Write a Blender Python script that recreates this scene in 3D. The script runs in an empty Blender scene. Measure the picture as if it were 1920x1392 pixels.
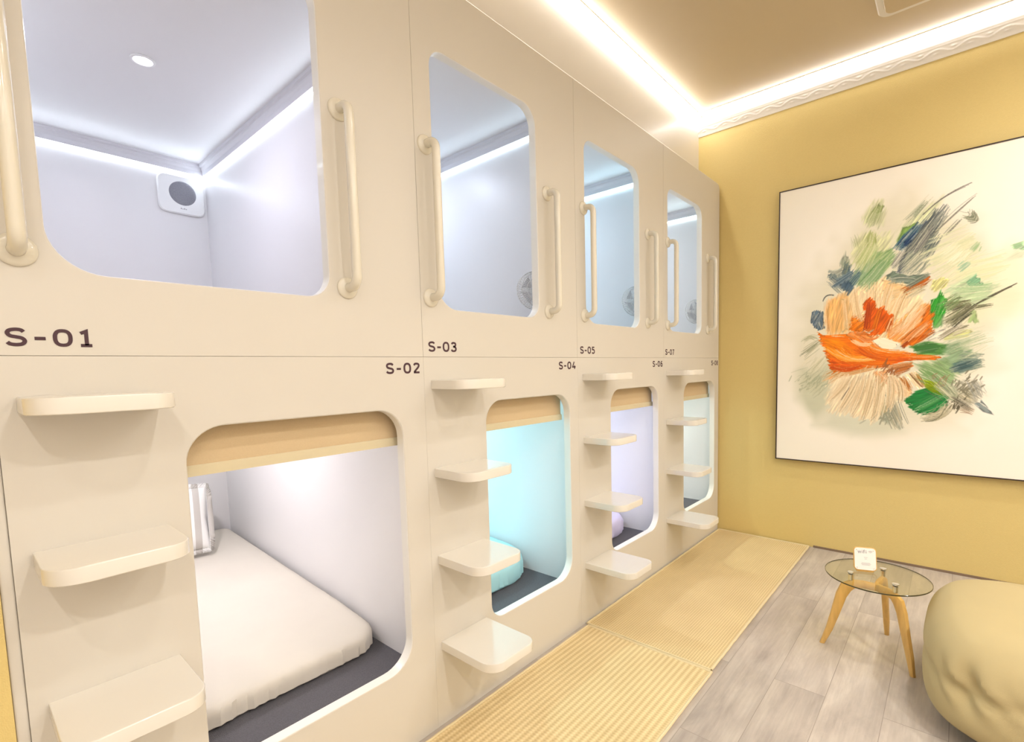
import bpy, bmesh, math, random
import numpy as np
from mathutils import Vector, Matrix
from mathutils.geometry import tessellate_polygon
PI = math.pi
scene = bpy.context.scene
COL = scene.collection
random.seed(7)

# ---------------------------------------------------------------- camera
CAM_F, CAM_CX, CAM_CY = 928.0, 1000.0, 766.3          # pixels of a 1920 x 1392 frame
yaw, pitch, roll = math.radians(49.4545), math.radians(4.5804), math.radians(-1.3719)
fwd = Vector((math.sin(yaw) * math.cos(pitch), math.cos(yaw) * math.cos(pitch), -math.sin(pitch)))
rgt = Vector((math.cos(yaw), -math.sin(yaw), 0.0))
upv = rgt.cross(fwd)
R2 = math.cos(roll) * rgt + math.sin(roll) * upv
U2 = -math.sin(roll) * rgt + math.cos(roll) * upv
cd = bpy.data.cameras.new('camera')
cam = bpy.data.objects.new('camera', cd)
COL.objects.link(cam)
mw = Matrix.Identity(4)
for i in range(3):
    mw[i][0], mw[i][1], mw[i][2] = R2[i], U2[i], -fwd[i]
mw.translation = Vector((0.0, -1.25, 1.1645))
cam.matrix_world = mw
cd.sensor_width = 36.0
cd.lens = CAM_F / 1920 * 36.0
cd.shift_x = (960.0 - CAM_CX) / 1920.0
cd.shift_y = (CAM_CY - 696.0) / 1920.0
cd.clip_start = 0.02
scene.camera = cam

# ---------------------------------------------------------------- world, exposure
w = bpy.data.worlds.new('world')
scene.world = w
w.use_nodes = True
w.node_tree.nodes['Background'].inputs[0].default_value = (1.0, 0.95, 0.9, 1)
w.node_tree.nodes['Background'].inputs[1].default_value = 0.3
scene.view_settings.view_transform = 'Standard'
scene.view_settings.look = 'None'
scene.view_settings.gamma = 1.0
scene.view_settings.use_curve_mapping = False
scene.view_settings.exposure = -0.2

WARM = (1.0, 0.955, 0.90)          # the room's warm white lamps
ROOM_STRIP = 19.0                 # emission of the room's ceiling LED strips
ROOM_SPOT = 11.5                  # watts of each ceiling downlight

# ---------------------------------------------------------------- materials
def srgb(r, g, b):
    f = lambda c: (c / 12.92 if c <= 0.04045 else ((c + 0.055) / 1.055) ** 2.4)
    return (f(r / 255), f(g / 255), f(b / 255))

def mat(name, color, rough=0.5, var=0.0, scale=8.0, bump=0.0, bscale=60.0, metal=0.0, coat=0.0, stretch=None, spec=0.5):
    m = bpy.data.materials.new(name)
    m.use_nodes = True
    nt = m.node_tree
    p = nt.nodes['Principled BSDF']
    p.inputs['Roughness'].default_value = rough
    p.inputs['Metallic'].default_value = metal
    p.inputs['Coat Weight'].default_value = coat
    p.inputs['Coat Roughness'].default_value = 0.06
    p.inputs['Specular IOR Level'].default_value = spec
    tc = nt.nodes.new('ShaderNodeTexCoord')
    mp = nt.nodes.new('ShaderNodeMapping')
    if stretch:
        mp.inputs['Scale'].default_value = stretch
    nt.links.new(tc.outputs['Object'], mp.inputs[0])
    n = nt.nodes.new('ShaderNodeTexNoise')
    n.inputs['Scale'].default_value = scale
    n.inputs['Detail'].default_value = 4
    nt.links.new(mp.outputs[0], n.inputs['Vector'])
    mix = nt.nodes.new('ShaderNodeMix')
    mix.data_type = 'RGBA'
    mix.inputs[6].default_value = (*[c * (1 - var) for c in color], 1)
    mix.inputs[7].default_value = (*[min(1, c * (1 + var)) for c in color], 1)
    nt.links.new(n.outputs['Fac'], mix.inputs[0])
    nt.links.new(mix.outputs[2], p.inputs['Base Color'])
    if bump:
        n2 = nt.nodes.new('ShaderNodeTexNoise')
        n2.inputs['Scale'].default_value = bscale
        nt.links.new(mp.outputs[0], n2.inputs['Vector'])
        b = nt.nodes.new('ShaderNodeBump')
        b.inputs['Strength'].default_value = bump
        b.inputs['Distance'].default_value = 0.01
        nt.links.new(n2.outputs['Fac'], b.inputs['Height'])
        nt.links.new(b.outputs[0], p.inputs['Normal'])
    return m

def emit(name, color, strength):
    m = bpy.data.materials.new(name)
    m.use_nodes = True
    nt = m.node_tree
    nt.nodes.clear()
    e = nt.nodes.new('ShaderNodeEmission')
    e.inputs[0].default_value = (*color, 1)
    e.inputs[1].default_value = strength
    o = nt.nodes.new('ShaderNodeOutputMaterial')
    nt.links.new(e.outputs[0], o.inputs[0])
    return m

M = {}
M['panel'] = mat('cream_gloss_lacquer', (0.66, 0.625, 0.565), 0.42, 0.015, 2.0, 0.03, 5.0)
M['edge'] = mat('painted_glow_jamb', (0.86, 0.845, 0.80), 0.3, 0.01, 3.0, coat=0.2)  # panel paint made whiter: cabin light on the jambs put into the colour
M['step'] = mat('white_gloss_step', (0.78, 0.745, 0.68), 0.22, 0.01, 3.0, coat=0.5)
M['bar'] = mat('ivory_powder_coat', (0.74, 0.70, 0.60), 0.25, 0.02, 20.0, coat=0.4)
M['inner'] = mat('white_laminate', (0.82, 0.81, 0.83), 0.38, 0.01, 3.0)
M['inner_trim'] = mat('grey_white_cornice', (0.72, 0.71, 0.76), 0.5, 0.01, 3.0)
M['cream_wall'] = mat('cream_paint', (0.78, 0.74, 0.68), 0.5, 0.01, 3.0)
M['carpet'] = mat('dark_grey_carpet', (0.125, 0.12, 0.135), 0.95, 0.3, 260.0, 0.5, 400.0)
M['wall_tan'] = mat('tan_wallpaper', (0.72, 0.56, 0.22), 0.55, 0.03, 90.0, 0.25, 420.0)
M['wall_white'] = mat('glossy_cream_wall', (0.74, 0.70, 0.64), 0.32, 0.01, 2.0, 0.015, 5.0, coat=0.1)
M['ceiling'] = mat('satin_beige_ceiling', (0.58, 0.475, 0.315), 0.42, 0.03, 1.5, 0.03, 5.0)
M['plaster'] = mat('white_plaster', (0.86, 0.83, 0.78), 0.5, 0.02, 30.0, 0.0)
M['brown'] = mat('brown_skirting', (0.22, 0.15, 0.10), 0.5, 0.1, 40.0)
M['frame'] = mat('black_brown_frame', (0.03, 0.015, 0.012), 0.4, 0.1, 40.0)
M['ink'] = mat('dark_plum_lettering', srgb(70, 42, 52), 0.6, 0.03, 40.0)
M['blind'] = mat('tan_blind_fabric', (0.62, 0.475, 0.29), 0.8, 0.05, 300.0, 0.15, 700.0)
M['rail'] = mat('pale_khaki_rail', (0.66, 0.58, 0.39), 0.45, 0.02, 40.0)
M['sheet'] = mat('cream_sheet', (0.69, 0.64, 0.57), 0.85, 0.03, 12.0, 0.12, 14.0)
M['sheet_aqua'] = mat('aqua_sheet', (0.44, 0.74, 0.80), 0.85, 0.03, 12.0, 0.1, 14.0)
M['sheet_lilac'] = mat('lilac_sheet', (0.62, 0.58, 0.80), 0.85, 0.03, 12.0, 0.1, 14.0)
M['wood'] = mat('honey_oak', (0.68, 0.42, 0.13), 0.4, 0.22, 14.0, 0.05, 30.0, stretch=(6, 6, 1))
M['chrome'] = mat('chrome', (0.85, 0.84, 0.8), 0.12, 0.0, 5.0, metal=1.0)
M['glass_edge'] = mat('dark_green_glass_edge', (0.05, 0.045, 0.02), 0.1, 0.0, 5.0)
M['bag'] = mat('khaki_beige_canvas', (0.46, 0.37, 0.19), 0.85, 0.05, 5.0, 0.1, 500.0)
M['binding'] = mat('pale_binding_tape', (0.72, 0.60, 0.37), 0.8, 0.06, 120.0, 0.2, 300.0)
M['plastic'] = mat('white_plastic', (0.88, 0.88, 0.89), 0.35, 0.01, 10.0)
M['mesh_grey'] = mat('grey_mesh', (0.30, 0.30, 0.34), 0.6, 0.3, 300.0, 0.4, 500.0)
M['paper'] = mat('white_card', (0.86, 0.83, 0.80), 0.5, 0.01, 20.0)
M['sign_ink'] = mat('grey_print', (0.40, 0.38, 0.40), 0.6, 0.02, 20.0)
M['gap'] = mat('dark_gap_backing', (0.25, 0.2, 0.15), 0.8, 0.05, 20.0)

def glass():
    """thin sheet glass: see-through, reflecting more towards grazing views"""
    m = bpy.data.materials.new('clear_glass')
    m.use_nodes = True
    nt = m.node_tree
    nt.nodes.clear()
    o = nt.nodes.new('ShaderNodeOutputMaterial')
    t = nt.nodes.new('ShaderNodeBsdfTransparent'); t.inputs[0].default_value = (0.93, 0.91, 0.76, 1)
    g = nt.nodes.new('ShaderNodeBsdfGlossy'); g.inputs['Roughness'].default_value = 0.02
    lw = nt.nodes.new('ShaderNodeLayerWeight'); lw.inputs['Blend'].default_value = 0.5
    pw = nt.nodes.new('ShaderNodeMath'); pw.operation = 'POWER'; pw.inputs[1].default_value = 4.0
    nt.links.new(lw.outputs['Facing'], pw.inputs[0])
    f = nt.nodes.new('ShaderNodeMath'); f.operation = 'MULTIPLY_ADD'; f.inputs[1].default_value = 0.5; f.inputs[2].default_value = 0.03
    nt.links.new(pw.outputs[0], f.inputs[0])
    mx = nt.nodes.new('ShaderNodeMixShader')
    nt.links.new(f.outputs[0], mx.inputs[0]); nt.links.new(t.outputs[0], mx.inputs[1]); nt.links.new(g.outputs[0], mx.inputs[2])
    nt.links.new(mx.outputs[0], o.inputs[0])
    return m
M['glass'] = glass()

def stripe_fabric():
    m = mat('striped_cotton', (0.8, 0.8, 0.8), 0.85, 0.02, 30.0, 0.12, 20.0)
    nt = m.node_tree
    p = nt.nodes['Principled BSDF']
    tc = [n for n in nt.nodes if n.type == 'TEX_COORD'][0]
    sep = nt.nodes.new('ShaderNodeSeparateXYZ')
    nt.links.new(tc.outputs['Object'], sep.inputs[0])
    def math_(op, a, b):
        n = nt.nodes.new('ShaderNodeMath'); n.operation = op
        if isinstance(a, (int, float)): n.inputs[0].default_value = a
        else: nt.links.new(a, n.inputs[0])
        n.inputs[1].default_value = b
        return n.outputs[0]
    f = math_('FRACT', math_('MULTIPLY', math_('ADD', sep.outputs['X'], 5.0), 17.0), 0)
    g = math_('GREATER_THAN', f, 0.55)
    mix = nt.nodes.new('ShaderNodeMix'); mix.data_type = 'RGBA'
    mix.inputs[6].default_value = (0.88, 0.87, 0.86, 1)
    mix.inputs[7].default_value = (0.56, 0.53, 0.50, 1)
    nt.links.new(g, mix.inputs[0])
    nt.links.new(mix.outputs[2], p.inputs['Base Color'])
    return m
M['stripe'] = stripe_fabric()

def floor_mat():
    m = bpy.data.materials.new('grey_oak_planks')
    m.use_nodes = True
    nt = m.node_tree
    L = nt.links.new
    p = nt.nodes['Principled BSDF']
    tc = nt.nodes.new('ShaderNodeTexCoord')
    mp = nt.nodes.new('ShaderNodeMapping')
    mp.inputs['Location'].default_value = (0.55, 0.775, 0)
    L(tc.outputs['Object'], mp.inputs[0])
    br = nt.nodes.new('ShaderNodeTexBrick')
    br.offset = 0.37
    br.inputs['Scale'].default_value = 1.0
    br.inputs['Brick Width'].default_value = 1.22
    br.inputs['Row Height'].default_value = 0.165
    br.inputs['Mortar Size'].default_value = 0.0011
    br.inputs['Mortar Smooth'].default_value = 0.3
    br.inputs['Color1'].default_value = (0.2, 0.2, 0.2, 1)
    br.inputs['Color2'].default_value = (0.8, 0.8, 0.8, 1)
    br.inputs['Mortar'].default_value = (0.0, 0.0, 0.0, 1)
    L(mp.outputs[0], br.inputs['Vector'])
    # grain stretched along the boards, shifted from board to board
    add = nt.nodes.new('ShaderNodeVectorMath'); add.operation = 'ADD'
    L(mp.outputs[0], add.inputs[0])
    sc = nt.nodes.new('ShaderNodeVectorMath'); sc.operation = 'SCALE'
    L(br.outputs['Color'], sc.inputs[0]); sc.inputs['Scale'].default_value = 9.0
    L(sc.outputs[0], add.inputs[1])
    m2 = nt.nodes.new('ShaderNodeMapping'); m2.inputs['Scale'].default_value = (1.5, 6.0, 1)
    L(add.outputs[0], m2.inputs[0])
    n1 = nt.nodes.new('ShaderNodeTexNoise'); n1.inputs['Scale'].default_value = 2.2
    n1.inputs['Detail'].default_value = 8; n1.inputs['Roughness'].default_value = 0.62; n1.inputs['Distortion'].default_value = 0.35
    L(m2.outputs[0], n1.inputs['Vector'])
    m3 = nt.nodes.new('ShaderNodeMapping'); m3.inputs['Scale'].default_value = (1.2, 30.0, 1)
    L(add.outputs[0], m3.inputs[0])
    n2 = nt.nodes.new('ShaderNodeTexNoise'); n2.inputs['Scale'].default_value = 4.0; n2.inputs['Detail'].default_value = 6
    L(m3.outputs[0], n2.inputs['Vector'])
    cr = nt.nodes.new('ShaderNodeValToRGB')
    e = cr.color_ramp.elements
    e[0].position = 0.22; e[0].color = (0.31, 0.27, 0.245, 1)
    e[1].position = 0.80; e[1].color = (0.60, 0.54, 0.475, 1)
    k = cr.color_ramp.elements.new(0.5); k.color = (0.45, 0.395, 0.35, 1)
    L(n1.outputs['Fac'], cr.inputs[0])
    mx = nt.nodes.new('ShaderNodeMix'); mx.data_type = 'RGBA'; mx.blend_type = 'MULTIPLY'
    mx.inputs[0].default_value = 0.3
    c2 = nt.nodes.new('ShaderNodeValToRGB')
    c2.color_ramp.elements[0].position = 0.3; c2.color_ramp.elements[0].color = (0.72, 0.72, 0.72, 1)
    c2.color_ramp.elements[1].position = 0.7; c2.color_ramp.elements[1].color = (1.15, 1.15, 1.15, 1)
    L(n2.outputs['Fac'], c2.inputs[0])
    L(cr.outputs[0], mx.inputs[6]); L(c2.outputs[0], mx.inputs[7])
    # board to board tone and the joints
    mx2 = nt.nodes.new('ShaderNodeMix'); mx2.data_type = 'RGBA'; mx2.blend_type = 'MULTIPLY'
    mx2.inputs[0].default_value = 1.0
    c3 = nt.nodes.new('ShaderNodeValToRGB')
    c3.color_ramp.elements[0].position = 0.0; c3.color_ramp.elements[0].color = (0.62, 0.6, 0.58, 1)
    c3.color_ramp.elements[1].position = 0.8; c3.color_ramp.elements[1].color = (1.12, 1.12, 1.12, 1)
    k = c3.color_ramp.elements.new(0.12); k.color = (0.95, 0.94, 0.94, 1)
    L(br.outputs['Color'], c3.inputs[0])
    L(mx.outputs[2], mx2.inputs[6]); L(c3.outputs[0], mx2.inputs[7])
    L(mx2.outputs[2], p.inputs['Base Color'])
    p.inputs['Roughness'].default_value = 0.42
    b = nt.nodes.new('ShaderNodeBump'); b.inputs['Strength'].default_value = 0.15; b.inputs['Distance'].default_value = 0.002
    L(n2.outputs['Fac'], b.inputs['Height']); L(b.outputs[0], p.inputs['Normal'])
    return m
M['floor'] = floor_mat()

def weave_mat(name, c_hi, c_lo, ribs, cross):
    """woven runner: ribs along x, small stitches across them"""
    m = bpy.data.materials.new(name)
    m.use_nodes = True
    nt = m.node_tree
    L = nt.links.new
    p = nt.nodes['Principled BSDF']
    p.inputs['Roughness'].default_value = 0.85
    tc = nt.nodes.new('ShaderNodeTexCoord')
    sep = nt.nodes.new('ShaderNodeSeparateXYZ')
    L(tc.outputs['Object'], sep.inputs[0])
    def mth(op, a, b=None):
        n = nt.nodes.new('ShaderNodeMath'); n.operation = op
        for i, v in enumerate((a, b)):
            if v is None: continue
            if isinstance(v, (int, float)): n.inputs[i].default_value = v
            else: L(v, n.inputs[i])
        return n.outputs[0]
    r = mth('SINE', mth('MULTIPLY', sep.outputs['Y'], 2 * PI * ribs))
    row = mth('FLOOR', mth('MULTIPLY', sep.outputs['Y'], ribs))
    c = mth('SINE', mth('ADD', mth('MULTIPLY', sep.outputs['X'], 2 * PI * cross), mth('MULTIPLY', row, PI)))
    h = mth('ADD', mth('MULTIPLY', r, 0.32), mth('MULTIPLY', c, 0.14))
    h = mth('ADD', h, 0.5)
    n = nt.nodes.new('ShaderNodeTexNoise'); n.inputs['Scale'].default_value = 5.0
    L(tc.outputs['Object'], n.inputs['Vector'])
    h2 = mth('ADD', h, mth('MULTIPLY', mth('SUBTRACT', n.outputs['Fac'], 0.5), 0.5))
    mix = nt.nodes.new('ShaderNodeMix'); mix.data_type = 'RGBA'
    mix.inputs[6].default_value = (*c_lo, 1); mix.inputs[7].default_value = (*c_hi, 1)
    L(h2, mix.inputs[0]); L(mix.outputs[2], p.inputs['Base Color'])
    b = nt.nodes.new('ShaderNodeBump'); b.inputs['Strength'].default_value = 0.5; b.inputs['Distance'].default_value = 0.003
    L(h, b.inputs['Height']); L(b.outputs[0], p.inputs['Normal'])
    return m
M['mat_rib'] = weave_mat('straw_ribbed_weave', (0.82, 0.66, 0.38), (0.56, 0.41, 0.20), 46.0, 90.0)
M['mat_fine'] = weave_mat('straw_fine_weave', (0.78, 0.62, 0.34), (0.55, 0.41, 0.21), 92.0, 80.0)
M['led_room'] = emit('warm_white_led', (1.0, 0.955, 0.90), ROOM_STRIP)
M['led_soft'] = emit('soft_white_led', (1.0, 0.955, 0.92), ROOM_STRIP * 0.62)
M['lamp_room'] = emit('downlight_glow', (1.0, 0.86, 0.66), 14.0)

# ---------------------------------------------------------------- helpers
def link(name, bm, m, parent=None, smooth=False, sharp=38, weighted=False):
    me = bpy.data.meshes.new(name)
    if smooth:
        bmesh.ops.recalc_face_normals(bm, faces=bm.faces)
    bm.normal_update()
    bm.to_mesh(me)
    bm.free()
    if smooth:
        me.shade_smooth()
        try:
            me.set_sharp_from_angle(angle=math.radians(sharp))
        except Exception:
            pass
    me.materials.append(m)
    o = bpy.data.objects.new(name, me)
    COL.objects.link(o)
    if parent:
        o.parent = parent
        o.matrix_parent_inverse = Matrix.Translation(-parent.location)
    if weighted:
        wn = o.modifiers.new('weighted_normals', 'WEIGHTED_NORMAL')
        wn.weight = 100
        wn.keep_sharp = True
    return o

def thing(name, label, cat, loc, group=None):
    o = bpy.data.objects.new(name, None)
    o.empty_display_size = 0.05
    COL.objects.link(o)
    o.location = loc
    tag(o, label, cat, group)
    return o

def tag(o, label, cat, group=None):
    o['label'] = label
    o['category'] = cat
    if group:
        o['group'] = group
    return o

def struct(name, bm, m, label=None, cat=None, smooth=False):
    o = link(name, bm, m, None, smooth)
    o['kind'] = 'structure'
    if label:
        o['label'] = label
    return o

def box(bm, x0, x1, y0, y1, z0, z1, bev=0.0, seg=2):
    r = bmesh.ops.create_cube(bm, size=1.0)
    vs = r['verts']
    for v in vs:
        v.co = Vector(((x0 + x1) / 2 + v.co.x * (x1 - x0), (y0 + y1) / 2 + v.co.y * (y1 - y0), (z0 + z1) / 2 + v.co.z * (z1 - z0)))
    if bev:
        es = list({e for v in vs for e in v.link_edges})
        bmesh.ops.bevel(bm, geom=es, offset=bev, segments=seg, affect='EDGES', profile=0.5)

def boxo(name, m, parent, *a, bev=0.0, seg=2):
    bm = bmesh.new()
    box(bm, *a, bev=bev, seg=seg)
    return link(name, bm, m, parent, smooth=bev > 0)

def rrect(x0, x1, z0, z1, r, n=8):
    """rounded rectangle, counter-clockwise from the lower left; r = (ll, lr, ur, ul)"""
    if not isinstance(r, (tuple, list)):
        r = (r,) * 4
    out = []
    for (cx, cz, a0, rr) in ((x0 + r[0], z0 + r[0], PI, r[0]), (x1 - r[1], z0 + r[1], 1.5 * PI, r[1]),
                             (x1 - r[2], z1 - r[2], 0, r[2]), (x0 + r[3], z1 - r[3], 0.5 * PI, r[3])):
        for k in range(n + 1):
            a = a0 + 0.5 * PI * k / n
            out.append((cx + rr * math.cos(a), cz + rr * math.sin(a)))
    return out

def fill(bm, loops):
    """faces over the loops (outer, holes...) of BMVerts"""
    pts = [[v.co.copy() for v in l] for l in loops]
    flat = [v for l in loops for v in l]
    for t in tessellate_polygon(pts):
        try:
            bm.faces.new([flat[i] for i in t])
        except ValueError:
            pass

def bridge(bm, a, b):
    n = len(a)
    for i in range(n):
        j = (i + 1) % n
        try:
            bm.faces.new((a[i], a[j], b[j], b[i]))
        except ValueError:
            pass

def tube(bm, path, r, seg=14, cap=True):
    rings = []
    n = len(path)
    path = [Vector(p) for p in path]
    ref = None
    for i, p in enumerate(path):
        t = (path[min(i + 1, n - 1)] - path[max(i - 1, 0)]).normalized()
        if ref is None:
            ref = t.orthogonal().normalized()
        ref = (ref - t * ref.dot(t)).normalized()
        b = t.cross(ref)
        rr = r[i] if isinstance(r, (list, tuple)) else r
        rings.append([bm.verts.new(p + rr * (math.cos(2 * PI * k / seg) * ref + math.sin(2 * PI * k / seg) * b)) for k in range(seg)])
    for a, b in zip(rings, rings[1:]):
        bridge(bm, a, b)
    if cap:
        bm.faces.new(rings[0][::-1]); bm.faces.new(rings[-1])

def lathe(bm, prof, mtx, seg=32):
    """prof: (radius, height) pairs turned about local z"""
    rings = []
    for r, h in prof:
        if r < 1e-6:
            rings.append([bm.verts.new(mtx @ Vector((0, 0, h)))])
        else:
            rings.append([bm.verts.new(mtx @ Vector((r * math.cos(2 * PI * k / seg), r * math.sin(2 * PI * k / seg), h))) for k in range(seg)])
    for a, b in zip(rings, rings[1:]):
        if len(a) == 1 and len(b) == 1:
            continue
        if len(a) == 1:
            for k in range(seg): bm.faces.new((a[0], b[k], b[(k + 1) % seg]))
        elif len(b) == 1:
            for k in range(seg): bm.faces.new((a[k], b[0], a[(k + 1) % seg]))
        else:
            bridge(bm, a, b)

def prism(bm, outline, z0, z1, bev=0.002, to3=lambda x, y, z: (x, y, z)):
    """closed outline (ccw) extruded z0..z1 with a small rounded rim"""
    def inset(d):
        n = len(outline); res = []
        for i in range(n):
            p0, p1, p2 = Vector(outline[i - 1]), Vector(outline[i]), Vector(outline[(i + 1) % n])
            a = (p1 - p0); b = (p2 - p1)
            if a.length < 1e-7: a = b
            if b.length < 1e-7: b = a
            t = (a.normalized() + b.normalized())
            t = t.normalized() if t.length > 1e-6 else a.normalized()
            res.append(p1 + Vector((-t.y, t.x)) * d)
        return res
    o = [Vector(p) for p in outline]; i_ = inset(bev) if bev else o
    L = []
    if bev:
        seq = [(i_, z0), (o, z0 + bev), (o, z1 - bev), (i_, z1)]
    else:
        seq = [(o, z0), (o, z1)]
    for pts, z in seq:
        L.append([bm.verts.new(to3(p.x, p.y, z)) for p in pts])
    for a, b in zip(L, L[1:]):
        bridge(bm, a, b)
    fill(bm, [L[0][::-1]]); fill(bm, [L[-1]])
    bmesh.ops.recalc_face_normals(bm, faces=bm.faces)

# ---------------------------------------------------------------- lettering drawn as even strokes
def cr(pts, n=7):
    """Catmull-Rom through the points"""
    P = [Vector(p) for p in pts]
    P = [2 * P[0] - P[1]] + P + [2 * P[-1] - P[-2]]
    out = []
    for i in range(1, len(P) - 2):
        for k in range(n):
            t = k / n
            a, b, c, d = P[i - 1], P[i], P[i + 1], P[i + 2]
            out.append(0.5 * ((2 * b) + (c - a) * t + (2 * a - 5 * b + 4 * c - d) * t * t + (3 * b - a - 3 * c + d) * t ** 3))
    out.append(P[-2])
    return out
def oval(cx, cy, rx, ry, e=2.5, n=28, a0=0, a1=2 * PI):
    o = []
    for k in range(n + 1):
        a = a0 + (a1 - a0) * k / n
        c, s = math.cos(a), math.sin(a)
        o.append(Vector((cx + rx * abs(c) ** (2 / e) * (1 if c > 0 else -1), cy + ry * abs(s) ** (2 / e) * (1 if s > 0 else -1))))
    return o
GL = {
 'S': (0.84, [cr([(0.74, 0.80), (0.64, 0.90), (0.42, 0.93), (0.18, 0.87), (0.10, 0.72), (0.20, 0.57), (0.42, 0.51), (0.66, 0.44), (0.76, 0.28), (0.66, 0.12), (0.42, 0.07), (0.18, 0.11), (0.07, 0.21)])]),
 '-': (0.46, [[Vector((0.0, 0.44)), Vector((0.46, 0.44))]]),
 '0': (0.82, [oval(0.41, 0.5, 0.335, 0.425)]),
 '1': (0.56, [[Vector((0.06, 0.80)), Vector((0.32, 0.93)), Vector((0.32, 0.08))], [Vector((0.04, 0.075)), Vector((0.56, 0.075))]]),
 '2': (0.70, [cr([(0.07, 0.76), (0.14, 0.89), (0.34, 0.93), (0.56, 0.88), (0.62, 0.73), (0.52, 0.55), (0.30, 0.34), (0.06, 0.09)]), [Vector((0.02, 0.075)), Vector((0.68, 0.075))]]),
 '3': (0.70, [cr([(0.07, 0.80), (0.18, 0.91), (0.36, 0.93), (0.56, 0.87), (0.60, 0.72), (0.50, 0.58), (0.28, 0.54)]), cr([(0.28, 0.54), (0.54, 0.48), (0.64, 0.30), (0.56, 0.13), (0.34, 0.07), (0.14, 0.10), (0.04, 0.22)])]),
 '4': (0.74, [[Vector((0.42, 0.98)), Vector((0.06, 0.28)), Vector((0.74, 0.28))], [Vector((0.52, 0.50)), Vector((0.52, 0.0))]]),
 '5': (0.70, [[Vector((0.62, 0.925)), Vector((0.14, 0.925)), Vector((0.10, 0.55))], cr([(0.10, 0.55), (0.32, 0.60), (0.56, 0.53), (0.64, 0.33), (0.56, 0.14), (0.34, 0.07), (0.14, 0.10), (0.04, 0.20)])]),
 '6': (0.72, [oval(0.36, 0.315, 0.285, 0.245), cr([(0.58, 0.93), (0.34, 0.90), (0.14, 0.68), (0.075, 0.36)])]),
 '7': (0.68, [[Vector((0.02, 0.925)), Vector((0.60, 0.925)), Vector((0.24, 0.0))]]),
 '8': (0.72, [oval(0.36, 0.725, 0.25, 0.20), oval(0.36, 0.29, 0.29, 0.22)]),
 'w': (0.80, [[Vector((0.04, 0.62)), Vector((0.2, 0.04)), Vector((0.4, 0.56)), Vector((0.6, 0.04)), Vector((0.76, 0.62))]]),
 'i': (0.2, [[Vector((0.1, 0.0)), Vector((0.1, 0.62))], [Vector((0.1, 0.78)), Vector((0.1, 0.92))]]),
 'f': (0.42, [cr([(0.40, 0.93), (0.22, 0.90), (0.16, 0.74), (0.16, 0.4), (0.16, 0.0)]), [Vector((0.0, 0.6)), Vector((0.36, 0.6))]]),
}
def ribbon(bm, line, wd, to3, thick):
    n = len(line)
    Lf, Rt = [], []
    for i, p in enumerate(line):
        closed = (line[0] - line[-1]).length < 1e-5
        pa = line[i - 1] if i else (line[-2] if closed else None)
        pb = line[i + 1] if i < n - 1 else (line[1] if closed else None)
        a = (p - pa).normalized() if pa is not None else (pb - p).normalized()
        b = (pb - p).normalized() if pb is not None else a
        t = (a + b).normalized()
        nn = Vector((-t.y, t.x)) * (wd / 2 / max(0.45, t.dot(a)))
        Lf.append(p + nn); Rt.append(p - nn)
    def V(q, d): return bm.verts.new(to3(q.x, q.y, d))
    A = [V(q, thick) for q in Lf]; B = [V(q, thick) for q in Rt]
    C = [V(q, 0) for q in Lf]; D = [V(q, 0) for q in Rt]
    for i in range(n - 1):
        for f in ((A[i], B[i], B[i + 1], A[i + 1]), (C[i], A[i], A[i + 1], C[i + 1]), (B[i], D[i], D[i + 1], B[i + 1])):
            bm.faces.new(f)
    bm.faces.new((A[0], C[0], D[0], B[0])); bm.faces.new((A[-1], B[-1], D[-1], C[-1]))
def write(bm, text, width, h, to3, wd=0.19, gap=0.16, thick=0.0006):
    adv = sum(GL[c][0] for c in text) + gap * (len(text) - 1) if text else 0
    total = adv
    g = gap
    want = width / h
    if len(text) > 1:
        g = (want - sum(GL[c][0] for c in text)) / (len(text) - 1)
    x = 0.0
    for c in text:
        w_, strokes = GL[c]
        for s in strokes:
            ribbon(bm, [Vector(((x + q.x) * h, q.y * h)) for q in s], wd * h, to3, thick)
        x += w_ + g

# ================================================================ the room
XE, XW, YB, YR, ZC = 3.446, -1.7, -3.3, 0.148, 2.84      # end wall, left wall, rear wall, recess wall, ceiling
SEAM = [0.044, 0.946, 1.763, 2.594, 3.436]
Z_MID, Z_TOP = 1.209, 2.367

def plane_box(name, m, *a):
    bm = bmesh.new(); box(bm, *a)
    return struct(name, bm, m)
plane_box('floor', M['floor'], XW, XE + 0.1, YB, 0.06, -0.06, 0.0)
plane_box('ceiling', M['ceiling'], XW, XE + 0.1, YB, YR + 0.1, ZC, ZC + 0.06)
plane_box('wall_right', M['wall_tan'], XE, XE + 0.1, YB, YR + 0.1, 0.0, ZC)
plane_box('wall_left', M['cream_wall'], XW - 0.1, XW, YB, 0.1, 0.0, ZC)
plane_box('wall_rear', M['cream_wall'], XW - 0.1, XE + 0.1, YB - 0.1, YB, 0.0, ZC)
plane_box('wall_front', M['wall_tan'], XW, 0.026, 0.0, 0.10, 0.0, ZC)
plane_box('wall_back', M['wall_white'], 0.026, XE, YR, YR + 0.08, Z_TOP - 0.02, ZC)
bm = bmesh.new(); prism(bm, rrect(0.0262, 0.0441, 0.003, 0.09, 0.004, 3), 0.0, Z_TOP, 0.0)
struct('trim_1', bm, M['panel'], smooth=True)
boxo('baseboard_right', M['brown'], None, XE - 0.006, XE, YB, -0.60, 0.0, 0.012)['kind'] = 'structure'

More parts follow.
